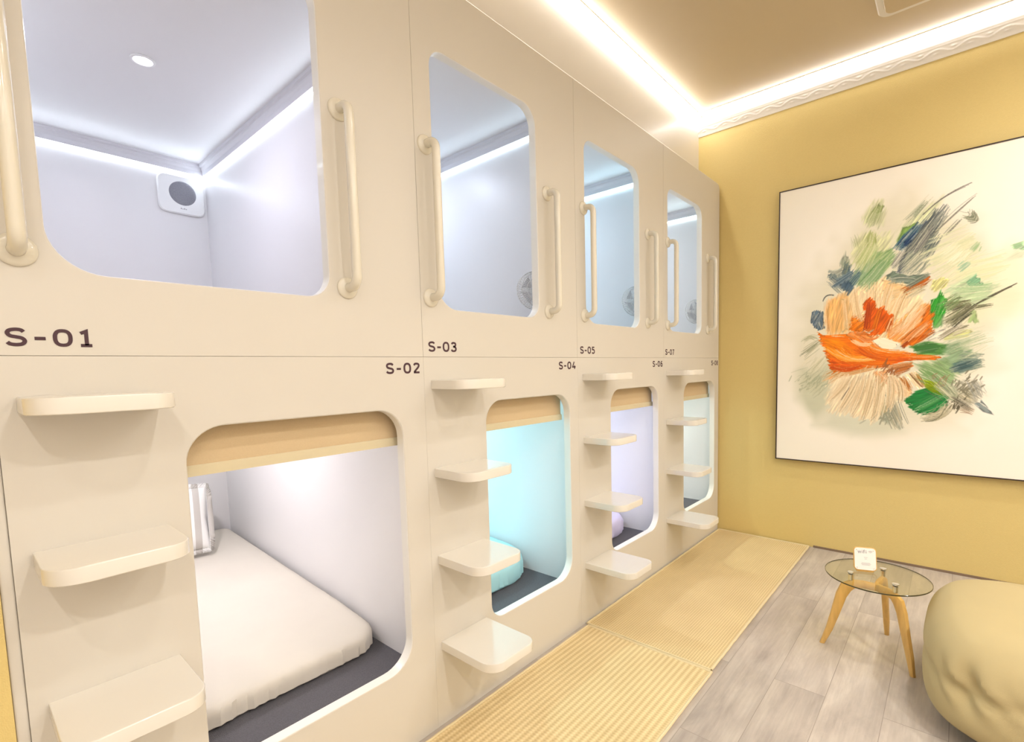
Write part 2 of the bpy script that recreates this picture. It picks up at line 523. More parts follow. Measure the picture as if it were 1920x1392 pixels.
# crown moulding with a raised scroll band, LED channel above it
def crown(name, y0, y1):
    """runs along y at the end wall"""
    bm = bmesh.new()
    n = int((y1 - y0) / 0.006)
    prof = [(0.0, 2.712), (0.010, 2.712), (0.014, 2.717), (0.016, 2.722), (0.019, 2.727), (0.021, 2.730)]
    band = [(0.021 + 0.030 * t, 2.730 + 0.040 * t) for t in [i / 9 for i in range(10)]]
    prof2 = [(0.054, 2.772), (0.057, 2.776), (0.058, 2.782), (0.063, 2.786), (0.064, 2.796), (0.060, 2.800), (0.012, 2.803), (0.010, 2.8655), (0.0, 2.8655)]
    rows = []
    for i in range(n + 1):
        y = y0 + (y1 - y0) * i / n
        row = [(a, z) for a, z in prof]
        for k, (a, z) in enumerate(band):
            t = (k / 9 - 0.5) * 2
            ph = y / 0.135
            u = (ph - math.floor(ph)) * 2 - 1
            # an S scroll and a rosette per repeat
            h = math.exp(-((t - 0.55 * math.sin(PI * u)) / 0.22) ** 2) * 0.7
            h += math.exp(-(((u * 1.4 - 0.75) ** 2 + (t + 0.35) ** 2) / 0.05)) * 0.9
            h += math.exp(-(((u * 1.4 + 0.75) ** 2 + (t - 0.35) ** 2) / 0.05)) * 0.9
            h *= max(0, 1 - t ** 4)
            row.append((a + 0.009 * h, z - 0.002 * h))
        row += prof2
        rows.append([bm.verts.new((XE - a * 0.5, y, 2.714 + (z - 2.712) * 0.82)) for a, z in row])
    for a, b in zip(rows, rows[1:]):
        for k in range(len(a) - 1):
            bm.faces.new((a[k], b[k], b[k + 1], a[k + 1]))
    bm.faces.new(rows[0]); bm.faces.new(rows[-1][::-1])
    bmesh.ops.recalc_face_normals(bm, faces=bm.faces)
    return struct(name, bm, M['plaster'], smooth=True)
crown('trim_2', YB, YR)

def led(label, *a, lm='led_room', group='warm LED strips around the ceiling'):
    t = thing('led_strip', label, 'light strip', ((a[0] + a[1]) / 2, (a[2] + a[3]) / 2, a[4]), group)
    boxo('diffuser', M[lm], t, *a, bev=0.002)
    dx, dy = a[1] - a[0], a[3] - a[2]
    if dx > dy:
        bmx = (a[0], a[1], a[2], a[3], a[5], a[5] + 0.004)
    else:
        bmx = (a[0], a[1], a[2], a[3], a[5], a[5] + 0.004)
    boxo('mounting_channel', M['plaster'], t, *bmx)
    return t
led('glowing warm LED strip between the ceiling and the glossy wall above the capsules', -1.6, XE - 0.05, YR - 0.034, YR - 0.001, 2.806, 2.835)
led('glowing warm LED strip above the ornate white cornice of the tan wall', XE - 0.074, XE - 0.054, YB + 0.05, YR - 0.05, 2.818, 2.835, lm='led_soft')
led('glowing warm LED strip along the ceiling of the wall opposite the capsules', XW + 0.1, XE - 0.1, YB + 0.005, YB + 0.03, 2.812, 2.835)
led('glowing warm LED strip along the ceiling of the far left wall', XW + 0.005, XW + 0.03, YB + 0.1, -0.1, 2.812, 2.835)

# ceiling downlights: front row casts the step shadows, rear row added as fill light
LAMPS = [(x, y) for y in (-1.65, -2.75) for x in (-0.6, 0.65, 1.75, 2.7)]
for i, (x, y) in enumerate(LAMPS):
    t = thing('ceiling_light', 'round recessed downlight in the beige ceiling, rear row added as fill', 'ceiling light', (x, y, ZC), 'downlights in the room ceiling')
    bm = bmesh.new()
    lathe(bm, [(0.062, -0.002), (0.060, -0.010), (0.050, -0.012), (0.047, -0.004), (0.047, 0.0)], Matrix.Translation((x, y, ZC)))
    link('bezel', bm, M['plastic'], t, True)
    bm = bmesh.new(); lathe(bm, [(0.0, -0.0045), (0.046, -0.0045)], Matrix.Translation((x, y, ZC)))
    link('lens', bm, M['lamp_room'], t)
    ld = bpy.data.lights.new('downlight_lamp', 'AREA')
    ld.shape = 'DISK'; ld.size = 0.09; ld.energy = ROOM_SPOT * (0.75 if y > -2 else (2.3 if x < 1 else 1.3)); ld.color = WARM; ld.spread = math.radians(150)
    lo = bpy.data.objects.new('downlight_lamp', ld); COL.objects.link(lo)
    lo.parent = t; lo.location = (0, 0, -0.014)

# ceiling fitting whose corner shows at the top edge of the photo
t = thing('ceiling_panel', 'flat rounded beige fitting on the ceiling near the tan wall', 'ceiling fitting', (2.91, -1.12, ZC))
bm = bmesh.new(); prism(bm, rrect(2.72, 3.07, -1.33, -0.905, 0.05, 6), ZC - 0.022, ZC - 0.0005, 0.006)
link('frame', bm, M['cream_wall'], t, True)
bm = bmesh.new(); prism(bm, rrect(2.75, 3.04, -1.30, -0.935, 0.035, 6), ZC - 0.027, ZC - 0.021, 0.003)
link('cover', bm, M['ceiling'], t, True)

# ================================================================ sleeping capsules
def front_panel(bm, x0, x1, z0, z1, op, radii, top_round=0.0008, y0=0.0, y1=0.034, corner_r=None, right_c=0.0006):
    g = 0.0001
    cr_ = corner_r or (0.0005,) * 4
    c = 0.004
    def ring(x0_, x1_, z0_, z1_, r, y, n=10):
        return [bm.verts.new((x, y, z)) for x, z in rrect(x0_, x1_, z0_, z1_, r, n)]
    cr2 = tuple(max(0.0003, r - 0.0003) for r in cr_)
    # outer skin
    o0 = ring(x0 + g + 0.0006, x1 - g - right_c, z0 + g + 0.0006, z1 - g - top_round, cr2, y0)
    o1 = ring(x0 + g, x1 - g, z0 + g, z1 - g - top_round * 0.3, cr_, y0 + min(top_round, 0.006) * 0.35 + 0.0005)
    o2 = ring(x0 + g, x1 - g, z0 + g, z1 - g, cr_, y0 + max(0.0012, top_round))
    o3 = ring(x0 + g, x1 - g, z0 + g, z1 - g, cr_, y1)
    def oring(d, y):
        return ring(op[0] - d, op[1] + d, op[2] - d, op[3] + d, tuple(r + d for r in radii), y)
    i0, i1, i2, i3, i4 = oring(c, y0), oring(c * 0.3, y0 + c * 0.3), oring(0, y0 + c), oring(0, y1 - 0.001), oring(0.001, y1)
    for a, b in ((o0, o1), (o1, o2), (o2, o3), (i0, i1)):
        bridge(bm, a, b)
    n0 = len(bm.faces)
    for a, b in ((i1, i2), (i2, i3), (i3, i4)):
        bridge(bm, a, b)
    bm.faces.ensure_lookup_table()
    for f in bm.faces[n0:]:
        f.material_index = 1  # opening jambs, paler to carry the glow of the cabin lamps
    fill(bm, [o0, i0]); fill(bm, [o3, i4])
    bmesh.ops.recalc_face_normals(bm, faces=bm.faces)

def number_sign(text, x, z, width, parent):
    bm = bmesh.new()
    write(bm, text, width, 0.031, lambda u, v, d: (x + u, -0.0002 - d, z + v))
    o = link('number_lettering', bm, M['ink'], parent)
    o['label'] = 'dark plum capsule number ' + text
    return o

def grab_bar(x, parent):
    zb, zt, off, r = 1.392, 1.850, 0.052, 0.0125
    k = 0.026
    path = [(x, 0.0, zb)]
    path += [(x, -(off - k), zb)]
    for i in range(1, 8):
        a = 0.5 * PI * i / 8
        path.append((x, -(off - k) - k * math.sin(a), zb + k - k * math.cos(a)))
    path.append((x, -off, zb + k))
    path.append((x, -off, zt - k))
    for i in range(1, 8):
        a = 0.5 * PI * i / 8
        path.append((x, -off + k - k * math.cos(a), zt - k + k * math.sin(a)))
    path += [(x, -(off - k), zt), (x, 0.0, zt)]
    bm = bmesh.new(); tube(bm, path, r, 20)
    bar = link('grab_bar', bm, M['bar'], parent, True)
    for z in (zb, zt):
        bm = bmesh.new()
        lathe(bm, [(0.0285, 0.0), (0.0285, 0.003), (0.027, 0.0055), (0.022, 0.0075), (0.015, 0.0095), (0.0126, 0.011)],
              Matrix.Translation((x, 0, z)) @ Matrix.Rotation(PI / 2, 4, 'X'), 36)
        link('flange', bm, M['bar'], bar, True)

def capsule_box(t, x0, x1, y0, y1, z0, z1, floor_m, strip_col, strip_e, lamp_e, lamp_col, cornice=True, seams=True):
    """walls, floor and ceiling of one cabin; inside faces at the given limits"""
    th = 0.012
    zf, zcl = z0, z1
    boxo('side_wall', M['inner'], t, x0 - th, x0, y0, y1, zf - th, zcl + th)
    rw = boxo('side_wall', M['inner'], t, x1, x1 + th, y0, y1, zf - th, zcl + th)
    boxo('back_wall', M['inner'], t, x0 - th, x1 + th, y1, y1 + th, zf - th, zcl + th)
    boxo('roof', M['inner'], t, x0, x1, y0, y1, zcl, zcl + th)
    boxo('cabin_floor', floor_m, t, x0, x1, y0, y1, zf - th, zf)
    if cornice:
        bm = bmesh.new()
        pr = [(0.0, -0.052), (0.012, -0.052), (0.014, -0.030), (0.020, -0.020), (0.022, -0.014), (0.030, -0.010), (0.032, 0.0)]
        def rail_(pts_fn):
            rows = []
            for e in (0, 1):
                rows.append([bm.verts.new(pts_fn(e, a, b)) for a, b in pr])
            for k in range(len(pr) - 1):
                bm.faces.new((rows[0][k], rows[1][k], rows[1][k + 1], rows[0][k + 1]))
        rail_(lambda e, a, b: (x1 - a, (y0 if e == 0 else y1 - a), zcl + b))
        rail_(lambda e, a, b: ((x1 - a if e == 0 else x0 + a), y1 - a, zcl + b))
        rail_(lambda e, a, b: (x0 + a, (y1 - a if e == 0 else y0), zcl + b))
        bmesh.ops.recalc_face_normals(bm, faces=bm.faces)
        link('cornice', bm, M['inner_trim'], t)
    lm = emit('capsule_led', (strip_col[0] * 0.92, min(1.0, strip_col[1] * 1.06), strip_col[2]), strip_e)
    bm = bmesh.new()
    zs = zcl - 0.056
    box(bm, x1 - 0.007, x1 - 0.0005, y0 + 0.03, y1 - 0.007, zs - 0.006, zs)
    box(bm, x0 + 0.007, x1 - 0.007, y1 - 0.007, y1 - 0.0005, zs - 0.006, zs)
    box(bm, x0 + 0.0005, x0 + 0.007, y0 + 0.03, y1 - 0.007, zs - 0.006, zs)
    o = link('light_strip', bm, lm, t)
    o['label'] = 'glowing LED line under the cabin cornice'
    cx, cy = (x0 + x1) / 2 + 0.01, 0.895
    bm = bmesh.new()
    T_ = Matrix.Translation((cx, cy, zcl))
    lathe(bm, [(0.036, -0.0005), (0.035, -0.004), (0.028, -0.005), (0.026, -0.002), (0.026, 0.0)], T_, 28)
    dl = link('downlight', bm, M['plastic'], t, True)
    bm = bmesh.new(); lathe(bm, [(0, -0.0022), (0.0255, -0.0022)], T_, 28)
    link('lens', bm, emit('cabin_lens', lamp_col, 16.0), dl)
    ld = bpy.data.lights.new('cabin_lamp', 'AREA'); ld.shape = 'DISK'; ld.size = 0.05
    ld.energy = lamp_e; ld.color = lamp_col
    lo = bpy.data.objects.new('cabin_lamp', ld); COL.objects.link(lo); lo.parent = t
    lo.location = Vector((cx, cy, zcl - 0.008)) - t.location

COL_UP = [(0.88, 0.855, 1.0), (0.76, 0.84, 1.0), (0.62, 0.82, 1.0), (0.80, 0.90, 1.0)]
COL_LO = [(1.0, 0.93, 0.95), (0.60, 0.95, 1.0), (0.80, 0.86, 1.0), (0.86, 1.0, 0.90)]
UP_E = [1.0, 0.70, 0.92, 0.92]
LO_E = [0.85, 1.1, 1.1, 1.4]
WIN = [(0.128, 0.658), (1.0136, 1.511), (1.837, 2.3235), (2.649, 3.136)]
LOW = [(0.314, 0.8615), (1.207, 1.701), (2.0316, 2.5276), (2.8654, 3.365)]
BARS = [(0.089, 0.706), (0.984, 1.572), (1.822, 2.408), (2.646, 3.232)]
STEPX = [(0.070, 0.274), (0.972, 1.176), (1.799, 2.006), (2.625, 2.832)]
UL = ['upper capsule numbered S-01 at the left, round grey grille inside', 'upper capsule numbered S-03 with pale blue interior',
      'upper capsule numbered S-05 with sky blue interior', 'upper capsule numbered S-07 next to the tan wall']
LL = ['lower capsule numbered S-02 with striped pillow on its bed', 'lower capsule numbered S-04 lit cyan inside',
      'lower capsule numbered S-06 lit lavender inside', 'lower capsule numbered S-08 next to the tan wall, lit pale green']
Z_LOFLOOR = 0.195

for i in range(4):
    x0, x1 = SEAM[i], SEAM[i + 1]
    # ---- upper
    t = thing('sleeping_capsule', 'cream white ' + UL[i], 'sleeping capsule', (x0, 0, Z_MID), 'capsules of the upper row')
    bm = bmesh.new()
    last = i == 3
    front_panel(bm, x0, x1, Z_MID, Z_TOP, (WIN[i][0], WIN[i][1], 1.362, 2.149), (0.082, 0.06, 0.07, 0.055), top_round=0.007,
                corner_r=(0.0005, 0.0005, 0.03 if last else 0.0005, 0.0005))
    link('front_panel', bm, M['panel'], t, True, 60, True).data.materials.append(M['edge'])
    capsule_box(t, x0 + 0.0135, x1 - 0.0135, 0.0345, 1.76, 1.262, 2.246, M['sheet'], COL_UP[i], 25.0 * UP_E[i], (3.6 if i == 0 else 5.6) * UP_E[i], COL_UP[i])
    for bx in BARS[i]:
        grab_bar(bx, t)
    number_sign('S-0%d' % (2 * i + 1), x0 + 0.021, 1.226, 0.113, t)
    # ---- lower
    t = thing('sleeping_capsule', 'cream white ' + LL[i], 'sleeping capsule', (x0, 0, 0), 'capsules of the lower row')
    bm = bmesh.new()
    front_panel(bm, x0, x1, 0.0, Z_MID, (LOW[i][0], LOW[i][1], 0.257, 1.0547), (0.06, 0.085, 0.082, 0.078))
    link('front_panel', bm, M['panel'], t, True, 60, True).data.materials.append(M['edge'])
    capsule_box(t, x0 + 0.0135, x1 - 0.0135, 0.0345, 1.76, Z_LOFLOOR, 1.185, M['carpet'], COL_LO[i], 17.0 * LO_E[i], 6.6 * LO_E[i], COL_LO[i], cornice=False)
    number_sign('S-0%d' % (2 * i + 2), x1 - 0.133, 1.160, 0.117, t)
    sx0, sx1 = STEPX[i]
    for zt, d in ((1.137, 0.150), (0.857, 0.166), (0.572, 0.195), (0.283, 0.238)):
        bm = bmesh.new()
        rl, rr = 0.052, 0.040
        out = [(sx1, 0.0), (sx0, 0.0)]
        out = [(sx0, 0.0005)]
        for k in range(9):
            a = PI + 0.5 * PI * k / 8
            out.append((sx0 + rl + rl * math.cos(a), -d + rl + rl * math.sin(a)))
        for k in range(9):
            a = 1.5 * PI + 0.5 * PI * k / 8
            out.append((sx1 - rr + rr * math.cos(a), -d + rr + rr * math.sin(a)))
        out.append((sx1, 0.0005))
        prism(bm, out, zt - 0.029, zt, 0.0022)
        st = link('step', bm, M['step'], t, True, 60, True)
# ---------------------------------------------------------------- roller blinds, one in every lower opening
BL = ['S-02', 'S-04', 'S-06', 'S-08']
for i in range(4):
    x0, x1 = SEAM[i] + 0.045, SEAM[i + 1] - (0.049 if i == 1 else 0.03)
    t = thing('roller_blind', 'tan roller blind pulled up inside the lower opening numbered ' + BL[i], 'blind', ((x0 + x1) / 2, 0.06, 1.18), 'roller blinds in the lower openings')
    boxo('fabric', M['blind'], t, x0 + 0.004, x1 - 0.004, 0.058, 0.0595, 0.962, 1.150)
    bm = bmesh.new(); tube(bm, [(x0, 0.072, 1.163), (x1, 0.072, 1.163)], 0.0165, 20)
    link('roller', bm, M['blind'], t, True)
    bm = bmesh.new()
    prism(bm, [(0.0535, 0.940), (0.064, 0.940), (0.064, 0.9615), (0.061, 0.965), (0.0565, 0.965), (0.0535, 0.9615)], x0, x1, 0.0006,
          to3=lambda a, b, c: (c, a, b))
    link('bottom_rail', bm, M['rail'], t)

# ---------------------------------------------------------------- mattresses
def mattress(i, m, label, depth0, top_back, th=0.095, cr_front=0.10):
    x0, x1 = SEAM[i] + 0.024, SEAM[i + 1] - 0.026
    y0, y1 = depth0, 1.745
    z0 = Z_LOFLOOR
    t = thing('mattress', label, 'mattress', ((x0 + x1) / 2, (y0 + y1) / 2, z0), 'mattresses in the lower capsules')
    bm = bmesh.new()
    rng = random.Random(i)
    nx, ny = 40, 72
    lay = []
    # cross-section rings from the underside to the top: inset fraction, height fraction
    rings = [(0.08, 0.0), (0.015, 0.03), (0.0, 0.16), (0.0, 0.5), (0.0, 0.70), (0.008, 0.85), (0.025, 0.95), (0.06, 0.99), (0.14, 1.0)]
    W2, L2 = (x1 - x0) / 2, (y1 - y0) / 2
    cxm, cym = (x0 + x1) / 2, (y0 + y1) / 2
    N = 160
    for ins, hf in rings:
        d = ins * 0.6
        r = max(0.03, cr_front - d * 0.5)
        pts = rrect(x0 + d, x1 - d, y0 + d, y1 - d, (r, r, 0.04, 0.04), 14)
        # resample
        P = [Vector(p) for p in pts]; P.append(P[0])
        cum = [0]
        for a, b in zip(P, P[1:]): cum.append(cum[-1] + (b - a).length)
        row = []
        j = 0
        for k in range(N * 2):
            s = cum[-1] * k / (N * 2)
            while cum[j + 1] < s: j += 1
            f = (s - cum[j]) / max(1e-9, cum[j + 1] - cum[j])
            p = P[j].lerp(P[j + 1], f)
            tb = (p.y - y0) / (y1 - y0)
            topz = th * (0.84 + 0.16 * min(1, tb / 0.2)) + (top_back - th) * tb
            wr = 0.0
            if 0.1 < hf < 0.95:   # gathers of the sheet round the rim
                wr = 0.0042 * (math.sin(s * 97 + 2.1 * math.sin(s * 23)) * (1 if p.x < cxm else 0.45) + 0.7 * math.sin(s * 211 + i)) * (1 if p.y < y0 + 0.3 else 0.5)
            q = Vector((p.x - cxm, p.y - cym)); q *= (1 + wr / max(0.2, q.length))
            sag = 0.004 * math.sin(s * 9.0) if hf < 0.1 else 0
            row.append(bm.verts.new((cxm + q.x, cym + q.y, z0 + 0.0005 + topz * hf + abs(sag))))
        lay.append(row)
    for a, b in zip(lay, lay[1:]): bridge(bm, a, b)
    fill(bm, [lay[-1]]); fill(bm, [lay[0][::-1]])
    bmesh.ops.recalc_face_normals(bm, faces=bm.faces)
    link('fitted_sheet', bm, m, t, True)
    return t
mattress(0, M['sheet'], 'cream mattress with fitted sheet inside the lower capsule numbered S-02', 0.262, 0.160, 0.080)
mattress(1, M['sheet_aqua'], 'aqua mattress inside the cyan lower capsule numbered S-04', 0.235, 0.14, 0.125, 0.17)
mattress(2, M['sheet_lilac'], 'lilac mattress inside the lavender lower capsule numbered S-06', 0.185, 0.14, 0.125, 0.17)

# ---------------------------------------------------------------- pillow
def pillow():
    o = thing('pillow', 'white and beige striped pillow with frilled edge, leaning on the cream mattress', 'pillow', (0.53, 1.50, 0.40))
    bm = bmesh.new()
    W_, H_, T_ = 0.27, 0.148, 0.056
    nu, nv = 48, 34
    front = {}; back = {}
    for a in range(nu + 1):
        for b in range(nv + 1):
            u, v = a / nu * 2 - 1, b / nv * 2 - 1
            pinch = 1 - 0.07 * (u * u) * (1 - v * v) * 0 
            ex = 1 - 0.06 * (1 - u * u); ez = 1 - 0.07 * (1 - v * v)
            X = u * W_ * (1 - 0.05 * (1 - abs(v)) ** 1.0 * abs(u)); Z = v * H_ * (1 - 0.08 * (1 - abs(u)) * abs(v))
            edge = (1 - abs(u) ** 3.5) * (1 - abs(v) ** 3.5)
            h = T_ * max(0, edge) ** 0.55
            wr = 0.004 * math.sin(u * 17 + v * 9) * math.sin(v * 13) * edge
            front[a, b] = bm.verts.new((X, -h - wr, Z))
            if 0 < a < nu and 0 < b < nv: back[a, b] = bm.verts.new((X, h * 0.8, Z))
            else: back[a, b] = front[a, b]
    for a in range(nu):
        for b in range(nv):
            for g, fl in ((front, 0), (back, 1)):
                q = [g[a, b], g[a + 1, b], g[a + 1, b + 1], g[a, b + 1]]
                if fl: q = q[::-1]
                q2 = []
                for v in q:
                    if v not in q2: q2.append(v)
                if len(q2) > 2:
                    try: bm.faces.new(q2)
                    except ValueError: pass
    bmesh.ops.recalc_face_normals(bm, faces=bm.faces)
    me = bpy.data.meshes.new('pillowcase'); bm.to_mesh(me); bm.free(); me.shade_smooth()
    me.materials.append(M['stripe'])
    body = bpy.data.objects.new('pillowcase', me); COL.objects.link(body); body.parent = o
    # frilled flange round the seam
    bm = bmesh.new()
    per = []
    for k in range(200):
        a = 2 * PI * k / 200
        c, s = math.cos(a), math.sin(a)
        e = 0.22
        per.append((W_ * 0.985 * abs(c) ** e * (1 if c > 0 else -1), H_ * 0.985 * abs(s) ** e * (1 if s > 0 else -1), k))
    rows = [[], [], []]
    for x, z, k in per:
        l = math.hypot(x / W_, z / H_)
        for j, d in enumerate((0.0, 0.010, 0.022)):
            corner = 1 + 2.2 * max(0, (abs(x) / W_ * abs(z) / H_) - 0.8) / 0.2
            rows[j].append(bm.verts.new((x * (1 + d * corner / W_), 0.004 * math.sin(k * 1.9) * j, z * (1 + d * corner / H_))))
    for a, b in zip(rows, rows[1:]): bridge(bm, a, b)
    me = bpy.data.meshes.new('frill'); bm.to_mesh(me); bm.free(); me.shade_smooth(); me.materials.append(M['stripe'])
    fr = bpy.data.objects.new('frill', me); COL.objects.link(fr); fr.parent = o
    sm = fr.modifiers.new('thickness', 'SOLIDIFY'); sm.thickness = 0.0016
    o.rotation_euler = (math.radians(-24), math.radians(2), math.radians(-10))
    o.location = (0.475, 1.47, 0.512)
    return o
pillow()

# ---------------------------------------------------------------- ventilation unit in the first cabin
def vent_unit():
    y = 1.7595
    x0, x1, z0, z1 = 0.722, 0.921, 1.985, 2.172
    t = thing('ventilation_unit', 'white rounded square unit with round grey grille, on back wall of capsule S-01', 'ventilation unit', ((x0 + x1) / 2, y, z0))
    bm = bmesh.new()
    prism(bm, rrect(x0, x1, z0, z1, 0.035, 8), 0.0, 0.014, 0.005, to3=lambda a, b, c: (a, y - c, b))
    link('housing', bm, M['plastic'], t, True)
    cx, cz = (x0 + x1) / 2 + 0.004, (z0 + z1) / 2 + 0.008
    bm = bmesh.new()
    lathe(bm, [(0, 0.0165), (0.04, 0.0165), (0.056, 0.0158), (0.058, 0.0142)], Matrix.Translation((cx, y, cz)) @ Matrix.Rotation(PI / 2, 4, 'X'), 44)
    g = link('grille', bm, M['mesh_grey'], t, True)
    bm = bmesh.new()
    for k in range(-6, 7):
        h = 0.053 ** 2 - (k * 0.0082) ** 2
        if h > 0:
            h = math.sqrt(h); box(bm, cx - h, cx + h, y - 0.0182, y - 0.0162, cz + k * 0.0082 - 0.001, cz + k * 0.0082 + 0.001)
    link('grille_bar', bm, M['mesh_grey'], g)
    bm = bmesh.new()
    for k, wdt in enumerate((0.006, 0.003, 0.007, 0.004)):
        box(bm, cx - 0.013 + k * 0.007, cx - 0.013 + k * 0.007 + 0.0045, y - 0.0146, y - 0.0139, cz - 0.078, cz - 0.078 + wdt)
    link('logo_mark', bm, M['sign_ink'], t)
vent_unit()

# ---------------------------------------------------------------- small cage fans on the right walls of the other upper cabins
def cage_fan(i, label, yc, zc, xc):
    xw = SEAM[i + 1] - 0.0145
    t = thing('wall_fan', label, 'fan', (xw, yc, zc), 'small fans in the upper capsules')
    az = Vector((-0.50, -0.86, 0.05)).normalized()
    Mx = Matrix.Translation((xc, yc, zc)) @ az.to_track_quat('Z', 'Y').to_matrix().to_4x4()
    R_ = 0.080
    # rear shell, rings and spokes
    bm = bmesh.new()
    lathe(bm, [(R_ - 0.002, 0.004), (R_, 0.008), (R_, 0.013), (R_ - 0.003, 0.013), (R_ - 0.003, 0.006), (R_ - 0.002, 0.004)], Mx, 48)
    lathe(bm, [(0.0, -0.014), (0.020, -0.014), (0.024, -0.010), (0.024, 0.004), (0.0, 0.004)], Mx, 24)
    for k in range(40):
        a = 2 * PI * k / 40
        c, s = math.cos(a), math.sin(a)
        tube(bm, [Mx @ Vector((r * c, r * s, h)) for r, h in ((R_ - 0.001, 0.008), (R_ - 0.012, -0.002), (0.045, -0.008), (0.020, -0.010))], 0.0010, 5)
    link('rear_guard', bm, M['plastic'], t, True)
    bm = bmesh.new()
    for k in range(48):
        a = 2 * PI * k / 48
        c, s = math.cos(a), math.sin(a)
        tube(bm, [Mx @ Vector((r * c, r * s, h)) for r, h in ((R_, 0.010), (R_, 0.030), (R_ - 0.008, 0.040), (R_ - 0.026, 0.045), (0.022, 0.048))], 0.0011, 5)
    for r, h in ((R_, 0.012), (R_ - 0.001, 0.033), (R_ - 0.012, 0.0415), (0.045, 0.047)):
        tube(bm, [Mx @ Vector((r * math.cos(2 * PI * k / 40), r * math.sin(2 * PI * k / 40), h)) for k in range(41)], 0.0016, 6)
    link('front_guard', bm, M['plastic'], t, True)
    bm = bmesh.new(); lathe(bm, [(0.0, 0.050), (0.020, 0.049), (0.023, 0.045), (0.022, 0.012), (0.0, 0.012)], Mx, 24)
    link('hub', bm, M['plastic'], t, True)
    bm = bmesh.new()
    for k in range(5):
        a0 = 2 * PI * k / 5
        rows = []
        for j in range(5):
            r = 0.022 + 0.045 * j / 4
            rows.append([bm.verts.new(Mx @ Vector((r * math.cos(a0 + sgn * (0.35 + 0.05 * j)), r * math.sin(a0 + sgn * (0.35 + 0.05 * j)), 0.024 + sgn * 0.008))) for sgn in (-1, 1)])
        for a, b in zip(rows, rows[1:]):
            bm.faces.new((a[0], a[1], b[1], b[0]))
    fb = link('blades', bm, M['inner_trim'], t)
    sm = fb.modifiers.new('thickness', 'SOLIDIFY'); sm.thickness = 0.0014
    bm = bmesh.new(); tube(bm, [(xc + 0.004, yc + 0.014, zc), (xc + 0.012, yc + 0.045, zc - 0.01), (xc + 0.04, yc + 0.06, zc - 0.015), (xw, yc + 0.06, zc - 0.015)], 0.009, 12)
    lathe(bm, [(0.0, 0.006), (0.02, 0.005), (0.024, 0.0)], Matrix.Translation((xw, yc + 0.06, zc - 0.015)) @ Matrix.Rotation(-PI / 2, 4, 'Y'), 20)
    link('wall_bracket', bm, M['plastic'], t, True)
cage_fan(1, 'white cage fan on the side wall inside the capsule numbered S-03', 0.155, 1.498, 1.662)
cage_fan(2, 'white cage fan on the side wall inside the capsule numbered S-05', 0.142, 1.526, 2.512)
cage_fan(3, 'white cage fan on the side wall inside the capsule numbered S-07', 0.142, 1.528, 3.350)

# ================================================================ floor runners
def runner(label, x0, x1, y0, y1, m, rot, seed):
    t = thing('floor_runner', label, 'rug', ((x0 + x1) / 2, (y0 + y1) / 2, 0.0), 'straw runners in front of the capsules')
    rng = random.Random(seed)
    bm = bmesh.new()
    nx, ny = int((x1 - x0) / 0.02), int((y1 - y0) / 0.012)
    top = []
    def zz(x, y):
        return 0.0066 + 0.0009 * math.sin(x * 7 + seed) * math.sin(y * 11)
    for a in range(nx + 1):
        row = []
        for b in range(ny + 1):
            x, y = x0 + (x1 - x0) * a / nx, y0 + (y1 - y0) * b / ny
            row.append(bm.verts.new((x, y, zz(x, y))))
        top.append(row)
    for a in range(nx):
        for b in range(ny):
            bm.faces.new((top[a][b], top[a + 1][b], top[a + 1][b + 1], top[a][b + 1]))
    loop = [top[a][0] for a in range(nx + 1)] + [top[nx][b] for b in range(1, ny + 1)] + [top[a][ny] for a in range(nx - 1, -1, -1)] + [top[0][b] for b in range(ny - 1, 0, -1)]
    low = [bm.verts.new((v.co.x, v.co.y, 0.0006)) for v in loop]
    bridge(bm, loop, low); fill(bm, [low])
    bmesh.ops.recalc_face_normals(bm, faces=bm.faces)
    link('woven_field', bm, m, t)
    bm = bmesh.new()
    per = [(x0, y0), (x1, y0), (x1, y1), (x0, y1)]
    path = []
    for (ax, ay), (bx, by) in zip(per, per[1:] + per[:1]):
        n = int(max(abs(bx - ax), abs(by - ay)) / 0.03)
        for k in range(n):
            f = k / n
            x, y = ax + (bx - ax) * f, ay + (by - ay) * f
            path.append((x + rng.uniform(-1, 1) * 0.0008, y + rng.uniform(-1, 1) * 0.0008, 0.0058))
    path.append(path[0])
    tube(bm, path, 0.0052, 8, cap=False)
    link('bound_edge', bm, M['binding'], t, True)
    t.rotation_euler = (0, 0, rot)
runner('straw runner with fine basket weave, reaching the tan wall', 1.790, 3.428, -0.578, -0.012, M['mat_fine'], 0.0, 1)
runner('straw runner with thick lengthwise ribs, nearest the camera', -0.35, 1.776, -0.586, -0.028, M['mat_rib'], 0.002, 2)

